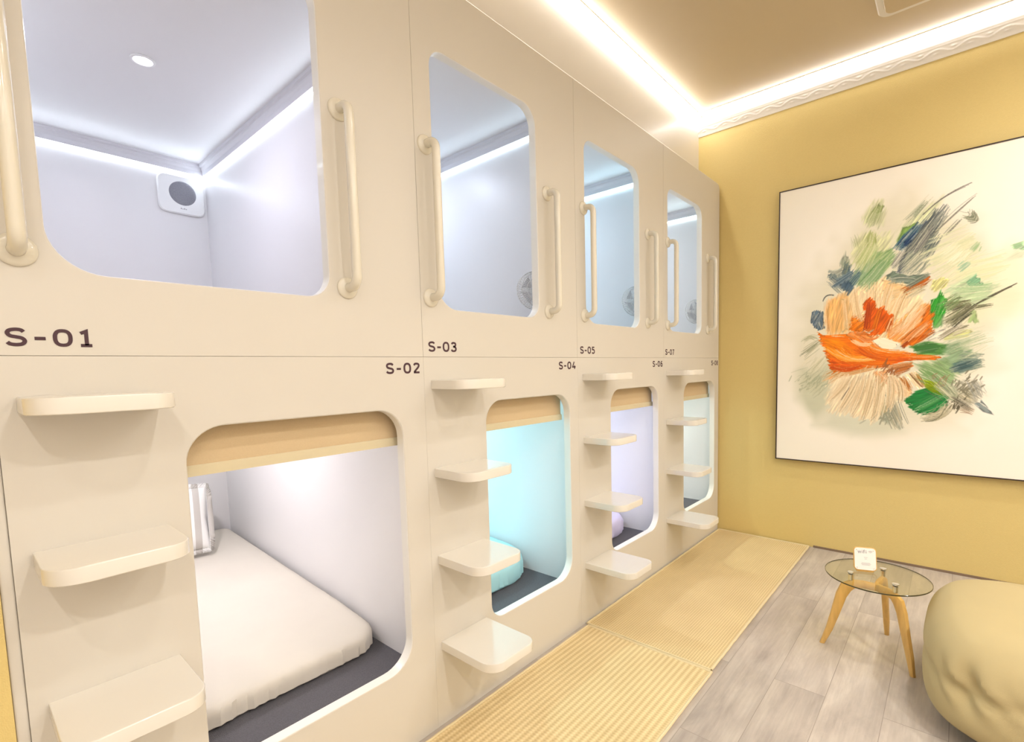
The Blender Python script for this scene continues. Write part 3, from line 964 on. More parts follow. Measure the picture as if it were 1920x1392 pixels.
# ================================================================ glass side table
def side_table():
    cx, cy, zt = 2.330, -1.035, 0.312
    t = thing('side_table', 'round glass side table on three splayed honey oak legs', 'table', (cx, cy, 0))
    R_ = 0.176
    bm = bmesh.new()
    lathe(bm, [(0, zt - 0.006), (R_ - 0.0008, zt - 0.006), (R_, zt - 0.005), (R_, zt - 0.001), (R_ - 0.0008, zt), (0, zt)], Matrix.Translation((cx, cy, 0)), 96)
    link('glass_top', bm, M['glass'], t, True)
    bm = bmesh.new()
    lathe(bm, [(R_ + 0.0002, zt - 0.0055), (R_ + 0.0011, zt - 0.0045), (R_ + 0.0011, zt - 0.0012), (R_ + 0.0002, zt - 0.0005)], Matrix.Translation((cx, cy, 0)), 96)
    link('glass_rim', bm, M['glass_edge'], t, True)['label'] = 'dark green polished glass edge'
    feet = [Vector((2.267, -0.862)), Vector((2.500, -1.062)), Vector((2.214, -1.165))]
    for k, f in enumerate(feet):
        d = (f - Vector((cx, cy))); L = d.length; d /= L
        n = Vector((-d.y, d.x))
        # profile in the leg's own plane: (radial, z, half width along plane normal to leg, half thickness)
        spine = [(0.0, 0.262, 0.015), (0.045, 0.268, 0.016), (0.080, 0.266, 0.0185), (0.104, 0.250, 0.0235), (0.120, 0.215, 0.0205), (0.139, 0.14, 0.0165), (0.160, 0.065, 0.0125), (L, 0.0, 0.0092)]
        bm = bmesh.new()
        rows = []
        for j, (r, z, h) in enumerate(spine):
            a = spine[max(0, j - 1)]; b = spine[min(len(spine) - 1, j + 1)]
            tx, tz = b[0] - a[0], b[1] - a[1]; l = math.hypot(tx, tz); tx /= l; tz /= l
            if j == len(spine) - 1: tx, tz = 0.25, -0.97
            nx_, nz_ = -tz, tx
            ht = 0.011 if j < len(spine) - 1 else 0.008
            ring = []
            for q in range(12):
                an = 2 * PI * q / 12
                c, s = math.cos(an), math.sin(an)
                c = abs(c) ** 0.7 * (1 if c > 0 else -1); s = abs(s) ** 0.7 * (1 if s > 0 else -1)
                rr, zz = r + nx_ * h * c, z + nz_ * h * c
                if j == len(spine) - 1: zz = 0.0002
                p = Vector((cx, cy)) + d * rr + n * ht * s
                ring.append(bm.verts.new((p.x, p.y, zz)))
            rows.append(ring)
        for a, b in zip(rows, rows[1:]): bridge(bm, a, b)
        bm.faces.new(rows[0]); bm.faces.new(rows[-1][::-1])
        bmesh.ops.recalc_face_normals(bm, faces=bm.faces)
        lg = link('leg', bm, M['wood'], t, True)
        bm = bmesh.new()
        p = Vector((cx, cy)) + d * 0.088
        lathe(bm, [(0.0, 0.283), (0.009, 0.283), (0.009, zt - 0.0065)], Matrix.Translation((p.x, p.y, 0)), 20)
        lathe(bm, [(0.0125, zt + 0.0004), (0.0120, zt + 0.0030), (0.0, zt + 0.0036)], Matrix.Translation((p.x, p.y, 0)), 20)
        link('glass_clamp', bm, M['chrome'], t, True)
side_table()

# wifi card standing on the glass
def wifi_sign():
    c = Vector((2.345, -0.995, 0.3165))
    t = thing('table_sign', 'small wooden framed wifi card standing on the glass side table', 'sign', c)
    cam_dir = math.atan2(-1.25 - c.y, 0.0 - c.x)
    rz = cam_dir + PI / 2 + math.radians(14)
    Mx = Matrix.Translation(c) @ Matrix.Rotation(rz, 4, 'Z') @ Matrix.Rotation(math.radians(-14), 4, 'X')
    w2, h = 0.040, 0.092
    def to(off):
        return lambda a, b, d: tuple(Mx @ Vector((a, -d - off, b)))
    def addp(name, outline, d0, d1, m, bev, label=None):
        bm = bmesh.new()
        prism(bm, outline, d0, d1, bev, to3=lambda a, b, d: tuple(Mx @ Vector((a, -d, b))))
        o = link(name, bm, m, t, True)
        if label: o['label'] = label
    addp('wooden_backing', rrect(-w2, w2, 0.0, h, 0.014, 6), 0.0, 0.007, M['wood'], 0.001)
    addp('card', rrect(-w2 + 0.003, w2 - 0.003, 0.003, h - 0.003, 0.012, 6), 0.0072, 0.0082, M['paper'], 0.0)
    bm = bmesh.new()
    write(bm, 'wifi', 0.030, 0.014, lambda a, b, d: tuple(Mx @ Vector((-0.025 + a, -0.0083 - d, 0.068 + b))), wd=0.2, thick=0.0003)
    # little wireless mark, then the lines of small print
    for r in (0.0035, 0.0065, 0.0095):
        ribbon(bm, oval(0.019, 0.069, r, r, 2.0, 10, PI * 0.25, PI * 0.75), 0.0013, lambda a, b, d: tuple(Mx @ Vector((a, -0.0083 - d, b))), 0.0003)
    for z, wd in ((0.052, 0.012), (0.046, 0.008), (0.030, 0.030), (0.026, 0.034), (0.022, 0.028)):
        ribbon(bm, [Vector((-wd / 2 + 0.002, z)), Vector((wd / 2 + 0.002, z))], 0.0012, lambda a, b, d: tuple(Mx @ Vector((a, -0.0083 - d, b))), 0.0003)
    link('print', bm, M['sign_ink'], t)
    for sx in (-1, 1):
        for z in (0.011, h - 0.011):
            bm = bmesh.new(); lathe(bm, [(0.0026, 0.0082), (0.0022, 0.0096), (0.0, 0.0099)], Mx @ Matrix.Translation((sx * (w2 - 0.011), 0, z)) @ Matrix.Rotation(PI / 2, 4, 'X'), 12)
            link('screw', bm, M['chrome'], t, True)
    bm = bmesh.new()
    prism(bm, rrect(-0.03, 0.03, -0.002, 0.030, 0.004, 4), 0.0, 0.006, 0.001, to3=lambda a, b, d: tuple(Matrix.Translation(c) @ Matrix.Rotation(rz, 4, 'Z') @ Vector((a, b - 0.002, d - 0.0045))))
    link('foot', bm, M['wood'], t, True)
wifi_sign()

# ================================================================ bean bag seat
def bean_bag():
    cx, cy, cz = 2.185, -1.60, 0.181
    hx, hy, hz = 0.355, 0.412, 0.181
    t = thing('bean_bag', 'large khaki beige bean bag cushion beside the glass table', 'bean bag', (cx, cy, 0))
    bm = bmesh.new()
    bmesh.ops.create_cube(bm, size=2.0)
    bmesh.ops.subdivide_edges(bm, edges=bm.edges[:], cuts=40, use_grid_fill=True)
    for v in bm.verts:
        p = v.co
        # superellipsoid-like pillow
        n = Vector((p.x, p.y, p.z))
        e = 3.5
        l = (abs(n.x) ** e + abs(n.y) ** e + (abs(n.z)) ** (2.9 if n.z > 0 else 4.2)) ** (1 / e)
        q = n / l
        x, y, z = q.x, q.y, q.z
        # seam line sunk slightly at the waist, corners pinched
        az = math.atan2(y, x)
        band = math.exp(-((z - 0.05) / 0.10) ** 2)
        corner = (abs(x) * abs(y)) ** 2
        puff = 1 + 0.02 * math.sin(3 * az + 1) - 0.018 * band
        cd_ = min(abs(abs(az) - k_) for k_ in (0.72, 2.42))
        fold = 0.022 * math.sin(az * 34 + 7 * z + 2 * math.sin(z * 5)) * math.exp(-((z - 0.1) / 0.34) ** 2) * math.exp(-(cd_ / 0.22) ** 2)
        fold -= 0.05 * math.exp(-(cd_ / 0.06) ** 2) * math.exp(-((z - 0.1) / 0.3) ** 2)
        fold += 0.006 * math.sin(az * 7 + 2 + 3 * z) * math.exp(-((z - 0.2) / 0.4) ** 2)
        k = puff + fold
        zz = z
        if z > 0: zz = z * (1 - 0.10 * math.exp(-((x + 0.1) ** 2 + (y - 0.1) ** 2) / 0.2)) + 0.03 * math.sin(x * 4 + 1) * math.cos(y * 3) * z
        else: zz = max(z, -0.985)
        lean = -0.10 * z
        v.co = Vector((cx + hx * x * k - lean * hx, cy + hy * y * k, cz + hz * zz))
    for v in bm.verts: v.co.z = max(0.001, v.co.z)
    bmesh.ops.rotate(bm, verts=bm.verts[:], cent=(cx, cy, 0), matrix=Matrix.Rotation(math.radians(4), 3, 'Z'))
    link('cushion_cover', bm, M['bag'], t, True)
bean_bag()

# ================================================================ flower painting
# strokes in canvas millimetres: P = ragged patch of paint, H = bundle of bristle lines
STROKES = [
('P',[(133,1020),(394,1357),(628,1516),(900,1258),(1033,918),(975,532),(884,260),(547,204),(253,265),(90,543)],(216,210,182),0.6,110,30,0,0.12),
('P',[(828,1140),(1094,1122),(1149,843),(892,761),(782,946)],(236,231,190),0.5,75,30,40,0.12),
('P',[(732,1317),(902,1295),(953,1153),(813,1114),(712,1162)],(220,217,188),0.5,60,20,50,0.12),
('P',[(112,543),(281,580),(306,346),(218,263),(115,381)],(188,192,164),0.65,45,20,60,0.12),
('P',[(307,307),(545,279),(666,212),(422,173),(218,223)],(206,208,186),0.65,45,20,0,0.12),
('P',[(389,1277),(463,1351),(526,1305),(586,1307),(551,1195),(451,1130),(403,1178)],(206,209,158),0.7,18,22,60,0.3),
('P',[(432,1424),(465,1477),(513,1490),(536,1429),(530,1358),(456,1366)],(190,196,148),0.7,16,16,70,0.3),
('P',[(472,1443),(510,1484),(530,1450),(512,1421)],(122,136,78),0.8,4,8,70,0.3),
('P',[(447,1294),(471,1349),(504,1270),(465,1236)],(160,172,96),0.6,6,10,75,0.3),
('P',[(583,1242),(618,1340),(714,1409),(783,1449),(746,1358),(657,1255)],(196,205,156),0.6,16,18,52,0.35),
('P',[(588,1248),(618,1327),(680,1340),(666,1305),(605,1219)],(128,164,82),0.9,6,8,55,0.25),
('P',[(594,1234),(622,1294),(682,1301),(662,1248),(626,1215)],(52,88,124),0.95,5,8,50,0.25),
('P',[(636,1246),(706,1341),(727,1337),(657,1242),(621,1216)],(52,66,92),0.9,4,6,50,0.3),
('P',[(489,1219),(561,1220),(580,1151),(499,1049),(418,1039),(439,1132)],(122,160,104),0.8,13,20,45,0.35),
('P',[(607,1147),(648,1205),(695,1190),(686,1147),(641,1083),(598,1082)],(62,72,92),0.85,6,8,55,0.35),
('P',[(645,1205),(695,1187),(686,1147),(654,1165)],(46,54,86),1,3,6,40,0.2),
('H',[(608,1107),(799,1408)],46,26,1.6,(50,60,70),(150,155,140),0.75,0),
('H',[(695,1369),(895,1493)],3,3,1.6,(60,60,70),(110,105,95),0.8,8),
('H',[(739,1265),(913,1436)],4,4,1.3,(80,80,80),(150,145,125),0.7,5),
('H',[(794,1255),(854,1326)],4,5,1.4,(90,90,80),(150,150,130),0.7,0),
('H',[(641,1076),(769,1272)],26,26,1.8,(62,74,84),(150,155,130),0.8,0),
('H',[(609,1067),(726,1192)],30,40,1.6,(110,120,110),(225,220,190),0.7,0),
('H',[(634,1337),(738,1466)],8,16,1.2,(120,130,110),(170,176,140),0.6,0),
('H',[(873,1313),(909,1347)],16,16,1.3,(90,95,80),(140,145,120),0.7,-10),
('H',[(460,1237),(480,1348)],12,22,1.4,(140,150,90),(190,195,140),0.6,0),
('H',[(419,1244),(393,1331)],8,16,1.3,(160,165,120),(190,195,150),0.5,0),
('H',[(418,1039),(583,1216)],34,34,2.2,(90,138,82),(190,202,150),0.7,0),
('H',[(724,1090),(933,1204)],46,70,2.4,(238,234,196),(206,210,170),0.6,0),
('H',[(840,1036),(1044,1078)],26,40,2.6,(240,236,196),(216,220,176),0.5,0),
('H',[(902,1149),(938,1191)],8,10,1.4,(150,180,130),(190,205,160),0.6,0),
('P',[(1046,1157),(1094,1170),(1096,1125),(1057,1135)],(148,184,140),0.9,3,6,30,0.12),
('P',[(1027,1087),(1064,1128),(1096,1125),(1097,1093)],(206,214,184),0.6,10,8,30,0.12),
('P',[(263,1119),(289,1130),(336,1101),(347,1196),(400,1129),(437,1131),(402,1048),(381,995),(324,1043)],(88,110,122),0.95,3,14,60,0.25),
('P',[(262,1149),(348,1152),(349,1092),(290,1085)],(120,130,120),0.6,5,14,30,0.4),
('P',[(325,1178),(353,1232),(380,1162),(356,1106)],(130,140,120),0.7,6,12,80,0.3),
('P',[(184,905),(209,922),(248,911),(257,806),(220,794),(182,850)],(86,106,124),0.95,3,8,70,0.3),
('H',[(228,808),(198,911)],10,12,1.5,(190,190,170),(60,80,100),0.7,0),
('H',[(242,969),(302,1000)],3,3,1.8,(70,76,76),(100,100,90),0.9,8),
('H',[(358,1002),(270,1095)],16,14,1.6,(200,200,180),(80,96,104),0.7,0),
('H',[(415,1039),(485,1196)],22,30,2,(130,164,120),(178,190,150),0.6,0),
('P',[(545,1069),(583,1103),(641,1067),(741,1060),(677,1013),(620,1024)],(112,128,112),0.95,4,10,20,0.25),
('P',[(415,1024),(438,1117),(512,1092),(477,1031)],(140,168,130),0.8,6,10,60,0.25),
('P',[(293,979),(389,1028),(536,1070),(660,1002),(729,925),(752,799),(651,714),(397,706),(270,774),(254,906)],(242,220,178),0.95,10,18,62,0.2),
('P',[(255,914),(272,981),(371,993),(418,899),(408,788),(277,766)],(238,190,130),0.85,15,16,82,0.26),
('P',[(326,968),(365,978),(375,797),(343,777)],(228,196,146),0.7,8,6,85,0.2),
('P',[(391,968),(441,999),(472,981),(469,879),(406,862)],(243,222,182),0.9,8,8,80,0.12),
('P',[(532,1060),(669,1001),(616,944),(539,974)],(238,196,140),0.8,8,6,20,0.14),
('P',[(620,999),(731,1047),(745,1029),(700,982),(647,959)],(184,98,44),1,3,8,35,0.2),
('P',[(554,742),(608,831),(735,917),(758,853),(756,771),(652,679)],(238,158,92),0.95,6,8,48,0.25),
('P',[(720,870),(743,896),(762,832),(752,785),(700,775)],(196,92,30),0.85,4,10,55,0.4),
('P',[(652,707),(752,792),(767,749),(714,704),(670,678)],(206,100,30),0.85,4,10,35,0.35),
('H',[(569,741),(735,896)],34,26,1.8,(250,222,182),(214,140,80),0.6,0),
('H',[(669,706),(757,798)],18,16,1.7,(250,226,190),(200,96,30),0.7,0),
('H',[(622,943),(732,1000)],18,20,1.6,(150,140,110),(240,226,190),0.6,0),
('H',[(297,788),(299,978)],26,36,1.8,(248,214,160),(226,170,104),0.55,0),
('H',[(551,972),(643,990)],10,22,1.2,(200,168,120),(240,214,168),0.5,0),
('P',[(442,929),(466,960),(491,957),(512,904),(546,901),(555,863),(590,858),(585,804),(533,750),(415,757),(388,797),(406,877),(435,853),(469,872)],(214,92,20),1,2,10,60,0.22),
('P',[(382,842),(400,870),(420,824),(463,835),(494,855),(446,793),(395,796)],(232,140,70),0.8,3,8,40,0.25),
('P',[(505,883),(565,899),(590,858),(556,785),(525,831)],(200,82,18),0.7,4,10,60,0.3),
('P',[(436,792),(471,772),(502,787),(478,761),(453,762)],(250,214,170),1,2,4,0,0.12),
('H',[(557,749),(589,861)],8,8,1.6,(250,220,176),(206,110,50),0.8,0),
('H',[(432,823),(530,874)],14,20,1.4,(244,160,90),(176,70,14),0.6,0),
('P',[(218,789),(256,767),(363,768),(422,735),(535,666),(653,650),(801,624),(780,603),(655,608),(550,574),(413,560),(302,541),(276,627),(240,714)],(238,116,22),1,3,10,-8,0.2),
('P',[(280,627),(476,576),(573,610),(654,629),(700,613),(550,574),(413,554),(375,532),(275,502),(308,548)],(212,84,12),0.9,4,10,-5,0.25),
('P',[(240,753),(331,740),(411,668),(393,615),(293,642)],(250,142,22),0.9,10,8,-20,0.16),
('P',[(363,768),(420,794),(497,745),(535,670),(423,697)],(240,140,74),0.85,6,8,-25,0.25),
('H',[(396,728),(654,636)],26,14,1.7,(250,170,90),(226,96,16),0.6,-14),
('H',[(271,697),(609,587)],30,22,2,(250,140,36),(206,84,10),0.55,-20),
('H',[(643,622),(793,621)],10,8,1.5,(250,190,130),(206,84,20),0.7,0),
('P',[(496,722),(545,736),(618,703),(590,669),(541,678)],(252,234,204),1,2,4,-20,0.05),
('P',[(624,680),(652,711),(677,720),(652,679)],(150,56,16),0.9,3,8,40,0.3),
('P',[(282,494),(309,517),(401,551),(501,564),(586,552),(634,508),(682,436),(669,393),(579,369),(515,266),(420,288),(293,310),(269,353),(277,416),(307,455)],(242,226,194),0.85,13,22,65,0.2),
('P',[(440,494),(503,508),(513,330),(490,269),(419,303)],(248,230,192),0.75,12,14,72,0.18),
('P',[(502,538),(574,559),(567,493),(525,479)],(234,162,104),0.85,8,8,60,0.2),
('P',[(557,515),(628,515),(680,436),(666,400),(596,428)],(240,196,146),0.9,6,6,-45,0.16),
('P',[(648,526),(693,546),(733,451),(710,447)],(248,228,188),1,2,5,-60,0.12),
('P',[(597,573),(681,596),(676,557),(617,519)],(190,106,50),0.9,5,10,20,0.3),
('H',[(634,515),(677,436)],8,8,1.7,(150,88,40),(200,130,70),0.8,0),
('H',[(696,543),(735,458)],8,6,1.5,(130,90,50),(226,180,110),0.8,0),
('H',[(507,352),(575,537)],4,4,1.7,(150,112,60),(190,150,100),0.8,0),
('H',[(365,379),(427,516)],10,16,1.3,(180,160,120),(226,206,170),0.6,0),
('H',[(303,494),(401,539)],10,14,2.2,(252,240,214),(230,206,170),0.6,0),
('H',[(406,311),(478,494)],20,50,1.8,(250,236,206),(222,200,160),0.5,0),
('H',[(296,517),(538,574)],16,10,1.4,(176,116,60),(232,190,140),0.6,0),
('P',[(537,375),(578,398),(605,318),(640,225),(558,279),(532,330)],(138,146,128),0.75,12,20,-65,0.35),
('H',[(566,420),(637,225)],26,30,1.7,(96,106,100),(200,190,160),0.7,0),
('H',[(542,427),(557,287)],14,20,1.6,(150,120,70),(206,196,160),0.6,0),
('P',[(813,983),(858,1004),(912,1042),(944,993),(998,960),(981,904),(914,852),(837,873)],(184,208,166),0.7,16,20,30,0.25),
('P',[(889,1000),(923,1034),(952,975),(910,956)],(132,184,142),0.9,4,8,40,0.2),
('P',[(904,866),(934,850),(941,784),(901,794)],(160,190,120),0.8,5,8,70,0.2),
('P',[(742,1019),(785,1033),(822,1022),(802,977),(760,962)],(196,192,120),0.8,5,10,50,0.35),
('P',[(746,916),(777,940),(787,969),(817,915),(812,855),(771,780),(751,826)],(48,156,48),1,4,7,70,0.2),
('P',[(754,833),(806,849),(798,781),(766,770)],(96,160,80),0.8,8,8,60,0.2),
('P',[(661,679),(736,706),(824,683),(808,629),(727,634)],(72,128,58),0.95,8,8,5,0.2),
('P',[(822,695),(899,701),(928,600),(874,533),(799,603)],(120,152,112),0.8,20,20,30,0.25),
('P',[(842,582),(917,620),(944,566),(874,530)],(76,106,104),0.85,8,10,20,0.3),
('P',[(695,585),(820,610),(874,533),(836,424),(759,500)],(128,162,106),0.8,18,18,-30,0.3),
('P',[(831,755),(917,758),(911,720),(806,706)],(204,206,130),0.8,5,8,10,0.2),
('P',[(736,706),(772,756),(840,775),(815,739),(757,709)],(246,238,218),0.9,4,9,30,0.25),
('H',[(808,788),(923,878)],40,20,1.6,(78,78,58),(200,196,160),0.8,0),
('H',[(904,866),(1081,972)],5,4,1.6,(56,52,40),(120,116,90),0.9,0),
('H',[(879,862),(996,877)],7,7,1.4,(70,68,50),(140,140,110),0.8,0),
('H',[(805,740),(907,780)],22,16,1.6,(110,106,80),(240,232,206),0.75,0),
('H',[(824,948),(1003,953)],20,30,1.6,(140,180,130),(196,214,170),0.6,0),
('H',[(867,588),(973,598)],30,34,1.5,(90,110,104),(180,190,160),0.7,0),
('H',[(712,564),(845,472)],26,36,1.8,(150,178,120),(100,140,84),0.55,0),
('H',[(829,657),(997,728)],20,40,1.5,(170,186,150),(210,212,180),0.5,0),
('P',[(648,385),(694,436),(771,465),(842,410),(826,348),(754,306),(697,329)],(38,126,62),1,4,8,15,0.22),
('P',[(731,500),(805,482),(838,414),(777,423),(738,458)],(122,142,20),0.9,6,8,-30,0.2),
('H',[(727,273),(854,376)],22,18,1.6,(84,84,66),(226,216,184),0.8,-10),
('P',[(871,479),(962,492),(955,406),(902,340),(841,431)],(170,168,150),0.7,14,22,-40,0.35),
('H',[(846,438),(931,371)],22,36,1.5,(112,110,90),(216,206,176),0.7,0),
('P',[(941,372),(970,393),(1018,318),(977,333)],(124,136,136),0.9,3,5,-40,0.15),
('H',[(875,363),(942,331)],8,12,1.4,(160,130,110),(206,196,170),0.6,0),
('H',[(125,647),(243,745)],10,16,1.3,(116,118,96),(190,188,156),0.8,0),
('H',[(130,743),(229,753)],8,10,1.3,(150,150,120),(196,194,160),0.7,8),
('H',[(165,422),(275,541)],20,40,1.3,(140,146,116),(200,198,166),0.6,0),
('H',[(177,542),(266,650)],16,40,1.3,(176,176,140),(214,208,176),0.5,0),
('H',[(248,494),(361,571)],18,20,1.5,(150,110,60),(236,200,150),0.6,0),
('H',[(244,698),(536,618)],12,10,1.6,(255,190,110),(255,150,50),0.7,-16),
('H',[(281,572),(451,576)],14,8,1.8,(180,60,6),(220,90,20),0.8,-6),
('H',[(410,690),(631,608)],12,8,1.6,(190,70,10),(240,120,30),0.7,-10),
('H',[(390,729),(498,701)],7,5,1.8,(255,214,170),(255,190,140),0.9,-6),
('H',[(422,742),(533,743)],8,6,1.5,(255,200,150),(200,80,20),0.8,-8),
('H',[(394,841),(444,874)],8,6,1.6,(255,224,184),(180,70,16),0.8,0),
('H',[(470,820),(479,944)],12,12,1.7,(176,66,12),(232,120,40),0.8,0),
('H',[(532,786),(565,885)],12,10,1.6,(170,64,14),(250,190,130),0.8,0),
('H',[(629,687),(740,744)],9,5,1.7,(140,50,14),(200,96,40),0.9,0),
('H',[(651,722),(748,826)],16,14,1.6,(255,232,200),(236,140,70),0.75,0),
('H',[(484,760),(621,964)],26,34,1.6,(252,232,196),(226,180,120),0.5,0),
('H',[(356,799),(339,974)],18,20,1.7,(252,224,180),(214,160,100),0.55,0),
('H',[(276,804),(280,942)],8,8,1.7,(206,140,80),(240,190,130),0.7,0),
('H',[(538,552),(660,421)],16,16,1.6,(255,236,206),(206,140,90),0.65,0),
('H',[(326,346),(414,524)],26,40,1.7,(255,244,220),(220,196,156),0.55,0),
('H',[(457,312),(503,494)],14,18,1.6,(210,180,130),(255,240,210),0.6,0),
('H',[(352,378),(396,463)],4,3,1.5,(110,96,80),(150,130,100),0.8,0),
('H',[(513,360),(581,530)],3,2,1.9,(120,84,40),(160,120,70),0.9,0),
('H',[(674,536),(732,458)],6,6,1.6,(110,70,40),(240,210,160),0.85,0),
('H',[(562,559),(689,585)],14,10,1.7,(150,84,40),(214,150,96),0.7,0),
('H',[(697,329),(826,424)],16,18,1.8,(24,100,50),(90,160,90),0.6,0),
('H',[(755,798),(798,944)],14,12,1.8,(30,120,36),(110,190,90),0.6,0),
('H',[(682,649),(812,671)],16,9,1.8,(50,100,44),(110,160,90),0.6,0),
('H',[(837,548),(958,599)],22,14,1.5,(56,80,84),(150,166,150),0.75,0),
('H',[(781,479),(879,397)],22,18,1.6,(120,140,100),(200,200,170),0.6,0),
('H',[(800,876),(913,898)],16,14,1.5,(50,50,36),(140,140,100),0.7,0),
('H',[(779,714),(881,789)],12,10,1.7,(255,250,236),(120,112,90),0.8,0),
('H',[(830,786),(933,883)],18,12,1.6,(40,40,30),(120,120,90),0.75,0),
('H',[(785,864),(871,936)],14,24,1.4,(160,190,130),(90,110,70),0.6,0),
('H',[(643,1004),(741,1060)],14,9,1.6,(80,90,80),(150,160,140),0.7,0),
('H',[(549,1051),(687,1040)],14,10,1.6,(76,92,84),(150,160,146),0.7,6),
('H',[(291,1039),(400,1115)],18,16,1.8,(60,84,104),(140,156,160),0.75,0),
('H',[(358,1009),(438,1124)],14,10,1.8,(58,84,100),(120,150,140),0.75,0),
('H',[(193,826),(240,907)],10,10,1.8,(60,80,100),(150,160,164),0.7,0),
('H',[(440,1014),(557,1170)],26,22,2.0,(90,136,84),(186,200,160),0.6,0),
('H',[(595,1201),(696,1337)],26,14,1.9,(30,50,80),(96,130,140),0.75,0),
('H',[(659,1177),(747,1314)],22,18,1.5,(40,44,60),(170,170,150),0.75,0),
('H',[(575,1112),(632,1208)],14,10,1.6,(60,60,56),(250,246,230),0.8,0),
('H',[(416,1122),(493,1285)],30,30,1.5,(216,220,170),(160,176,110),0.55,0),
('H',[(462,1371),(510,1474)],16,16,1.4,(130,146,90),(210,212,170),0.6,0),
('H',[(783,1119),(868,1192)],26,40,1.6,(220,222,190),(250,246,220),0.6,0),
('H',[(854,1059),(899,1101)],10,14,1.6,(140,180,150),(190,210,170),0.7,0),
('H',[(177,500),(190,520)],3,2,1.3,(170,174,146),(170,174,146),0.5,0),
('H',[(244,459),(280,479)],3,2,1.3,(170,174,146),(170,174,146),0.5,0),
('H',[(158,513),(169,552)],3,2,1.3,(170,174,146),(170,174,146),0.5,0),
('H',[(220,481),(238,525)],3,2,1.3,(170,174,146),(170,174,146),0.5,0),
('H',[(188,480),(226,510)],3,2,1.3,(170,174,146),(170,174,146),0.5,0),
('H',[(216,447),(229,494)],3,2,1.3,(170,174,146),(170,174,146),0.5,0),
('H',[(128,433),(132,450)],3,2,1.3,(170,174,146),(170,174,146),0.5,0),
('H',[(165,440),(182,449)],3,2,1.3,(170,174,146),(170,174,146),0.5,0),
('H',[(233,476),(246,511)],3,2,1.3,(170,174,146),(170,174,146),0.5,0),
('H',[(203,505),(239,532)],3,2,1.3,(170,174,146),(170,174,146),0.5,0),
('H',[(201,495),(234,530)],3,2,1.3,(170,174,146),(170,174,146),0.5,0),
('H',[(134,461),(149,470)],3,2,1.3,(170,174,146),(170,174,146),0.5,0),
('H',[(115,493),(127,505)],3,2,1.3,(170,174,146),(170,174,146),0.5,0),
('H',[(130,437),(173,463)],3,2,1.3,(170,174,146),(170,174,146),0.5,0),
('H',[(160,482),(172,527)],3,2,1.3,(170,174,146),(170,174,146),0.5,0),
('H',[(163,519),(177,528)],3,2,1.3,(170,174,146),(170,174,146),0.5,0),
('H',[(180,465),(185,486)],3,2,1.3,(170,174,146),(170,174,146),0.5,0),
('H',[(127,421),(146,462)],3,2,1.3,(170,174,146),(170,174,146),0.5,0),
('H',[(231,504),(248,526)],3,2,1.3,(170,174,146),(170,174,146),0.5,0),
('H',[(170,473),(180,487)],3,2,1.3,(170,174,146),(170,174,146),0.5,0),
('H',[(67,491),(82,528)],3,2,1.3,(170,174,146),(170,174,146),0.5,0),
('H',[(124,472),(164,492)],3,2,1.3,(170,174,146),(170,174,146),0.5,0),
('H',[(221,474),(238,494)],3,2,1.3,(170,174,146),(170,174,146),0.5,0),
('H',[(201,471),(211,487)],3,2,1.3,(170,174,146),(170,174,146),0.5,0),
('H',[(186,477),(213,507)],3,2,1.3,(170,174,146),(170,174,146),0.5,0),
('H',[(273,468),(282,501)],3,2,1.3,(170,174,146),(170,174,146),0.5,0),
('H',[(869,458),(879,498)],3,2,1.4,(130,126,106),(130,126,106),0.6,0),
('H',[(928,470),(950,501)],3,2,1.4,(130,126,106),(130,126,106),0.6,0),
('H',[(904,441),(923,457)],3,2,1.4,(130,126,106),(130,126,106),0.6,0),
('H',[(903,415),(916,450)],3,2,1.4,(130,126,106),(130,126,106),0.6,0),
('H',[(917,447),(927,465)],3,2,1.4,(130,126,106),(130,126,106),0.6,0),
('H',[(934,493),(953,529)],3,2,1.4,(130,126,106),(130,126,106),0.6,0),
('H',[(891,469),(906,483)],3,2,1.4,(130,126,106),(130,126,106),0.6,0),
('H',[(868,460),(886,483)],3,2,1.4,(130,126,106),(130,126,106),0.6,0),
('H',[(889,442),(906,475)],3,2,1.4,(130,126,106),(130,126,106),0.6,0),
('H',[(906,502),(921,513)],3,2,1.4,(130,126,106),(130,126,106),0.6,0),
('H',[(897,394),(918,422)],3,2,1.4,(130,126,106),(130,126,106),0.6,0),
('H',[(911,477),(939,496)],3,2,1.4,(130,126,106),(130,126,106),0.6,0),
('H',[(901,528),(914,548)],3,2,1.4,(130,126,106),(130,126,106),0.6,0),
('H',[(924,436),(937,450)],3,2,1.4,(130,126,106),(130,126,106),0.6,0),
('H',[(930,443),(938,456)],3,2,1.4,(130,126,106),(130,126,106),0.6,0),
('H',[(891,441),(916,470)],3,2,1.4,(130,126,106),(130,126,106),0.6,0),
('H',[(846,463),(854,501)],3,2,1.4,(130,126,106),(130,126,106),0.6,0),
('H',[(861,487),(866,501)],3,2,1.4,(130,126,106),(130,126,106),0.6,0),
('H',[(895,431),(909,466)],3,2,1.4,(130,126,106),(130,126,106),0.6,0),
('H',[(893,430),(898,452)],3,2,1.4,(130,126,106),(130,126,106),0.6,0),
('H',[(890,466),(911,480)],3,2,1.4,(130,126,106),(130,126,106),0.6,0),
('H',[(905,420),(917,463)],3,2,1.4,(130,126,106),(130,126,106),0.6,0),
('H',[(860,465),(868,485)],3,2,1.4,(130,126,106),(130,126,106),0.6,0),
('H',[(925,453),(933,495)],3,2,1.4,(130,126,106),(130,126,106),0.6,0),
('H',[(873,415),(902,439)],3,2,1.4,(130,126,106),(130,126,106),0.6,0),
('H',[(870,444),(893,468)],3,2,1.4,(130,126,106),(130,126,106),0.6,0),
('H',[(907,494),(921,531)],3,2,1.4,(130,126,106),(130,126,106),0.6,0),
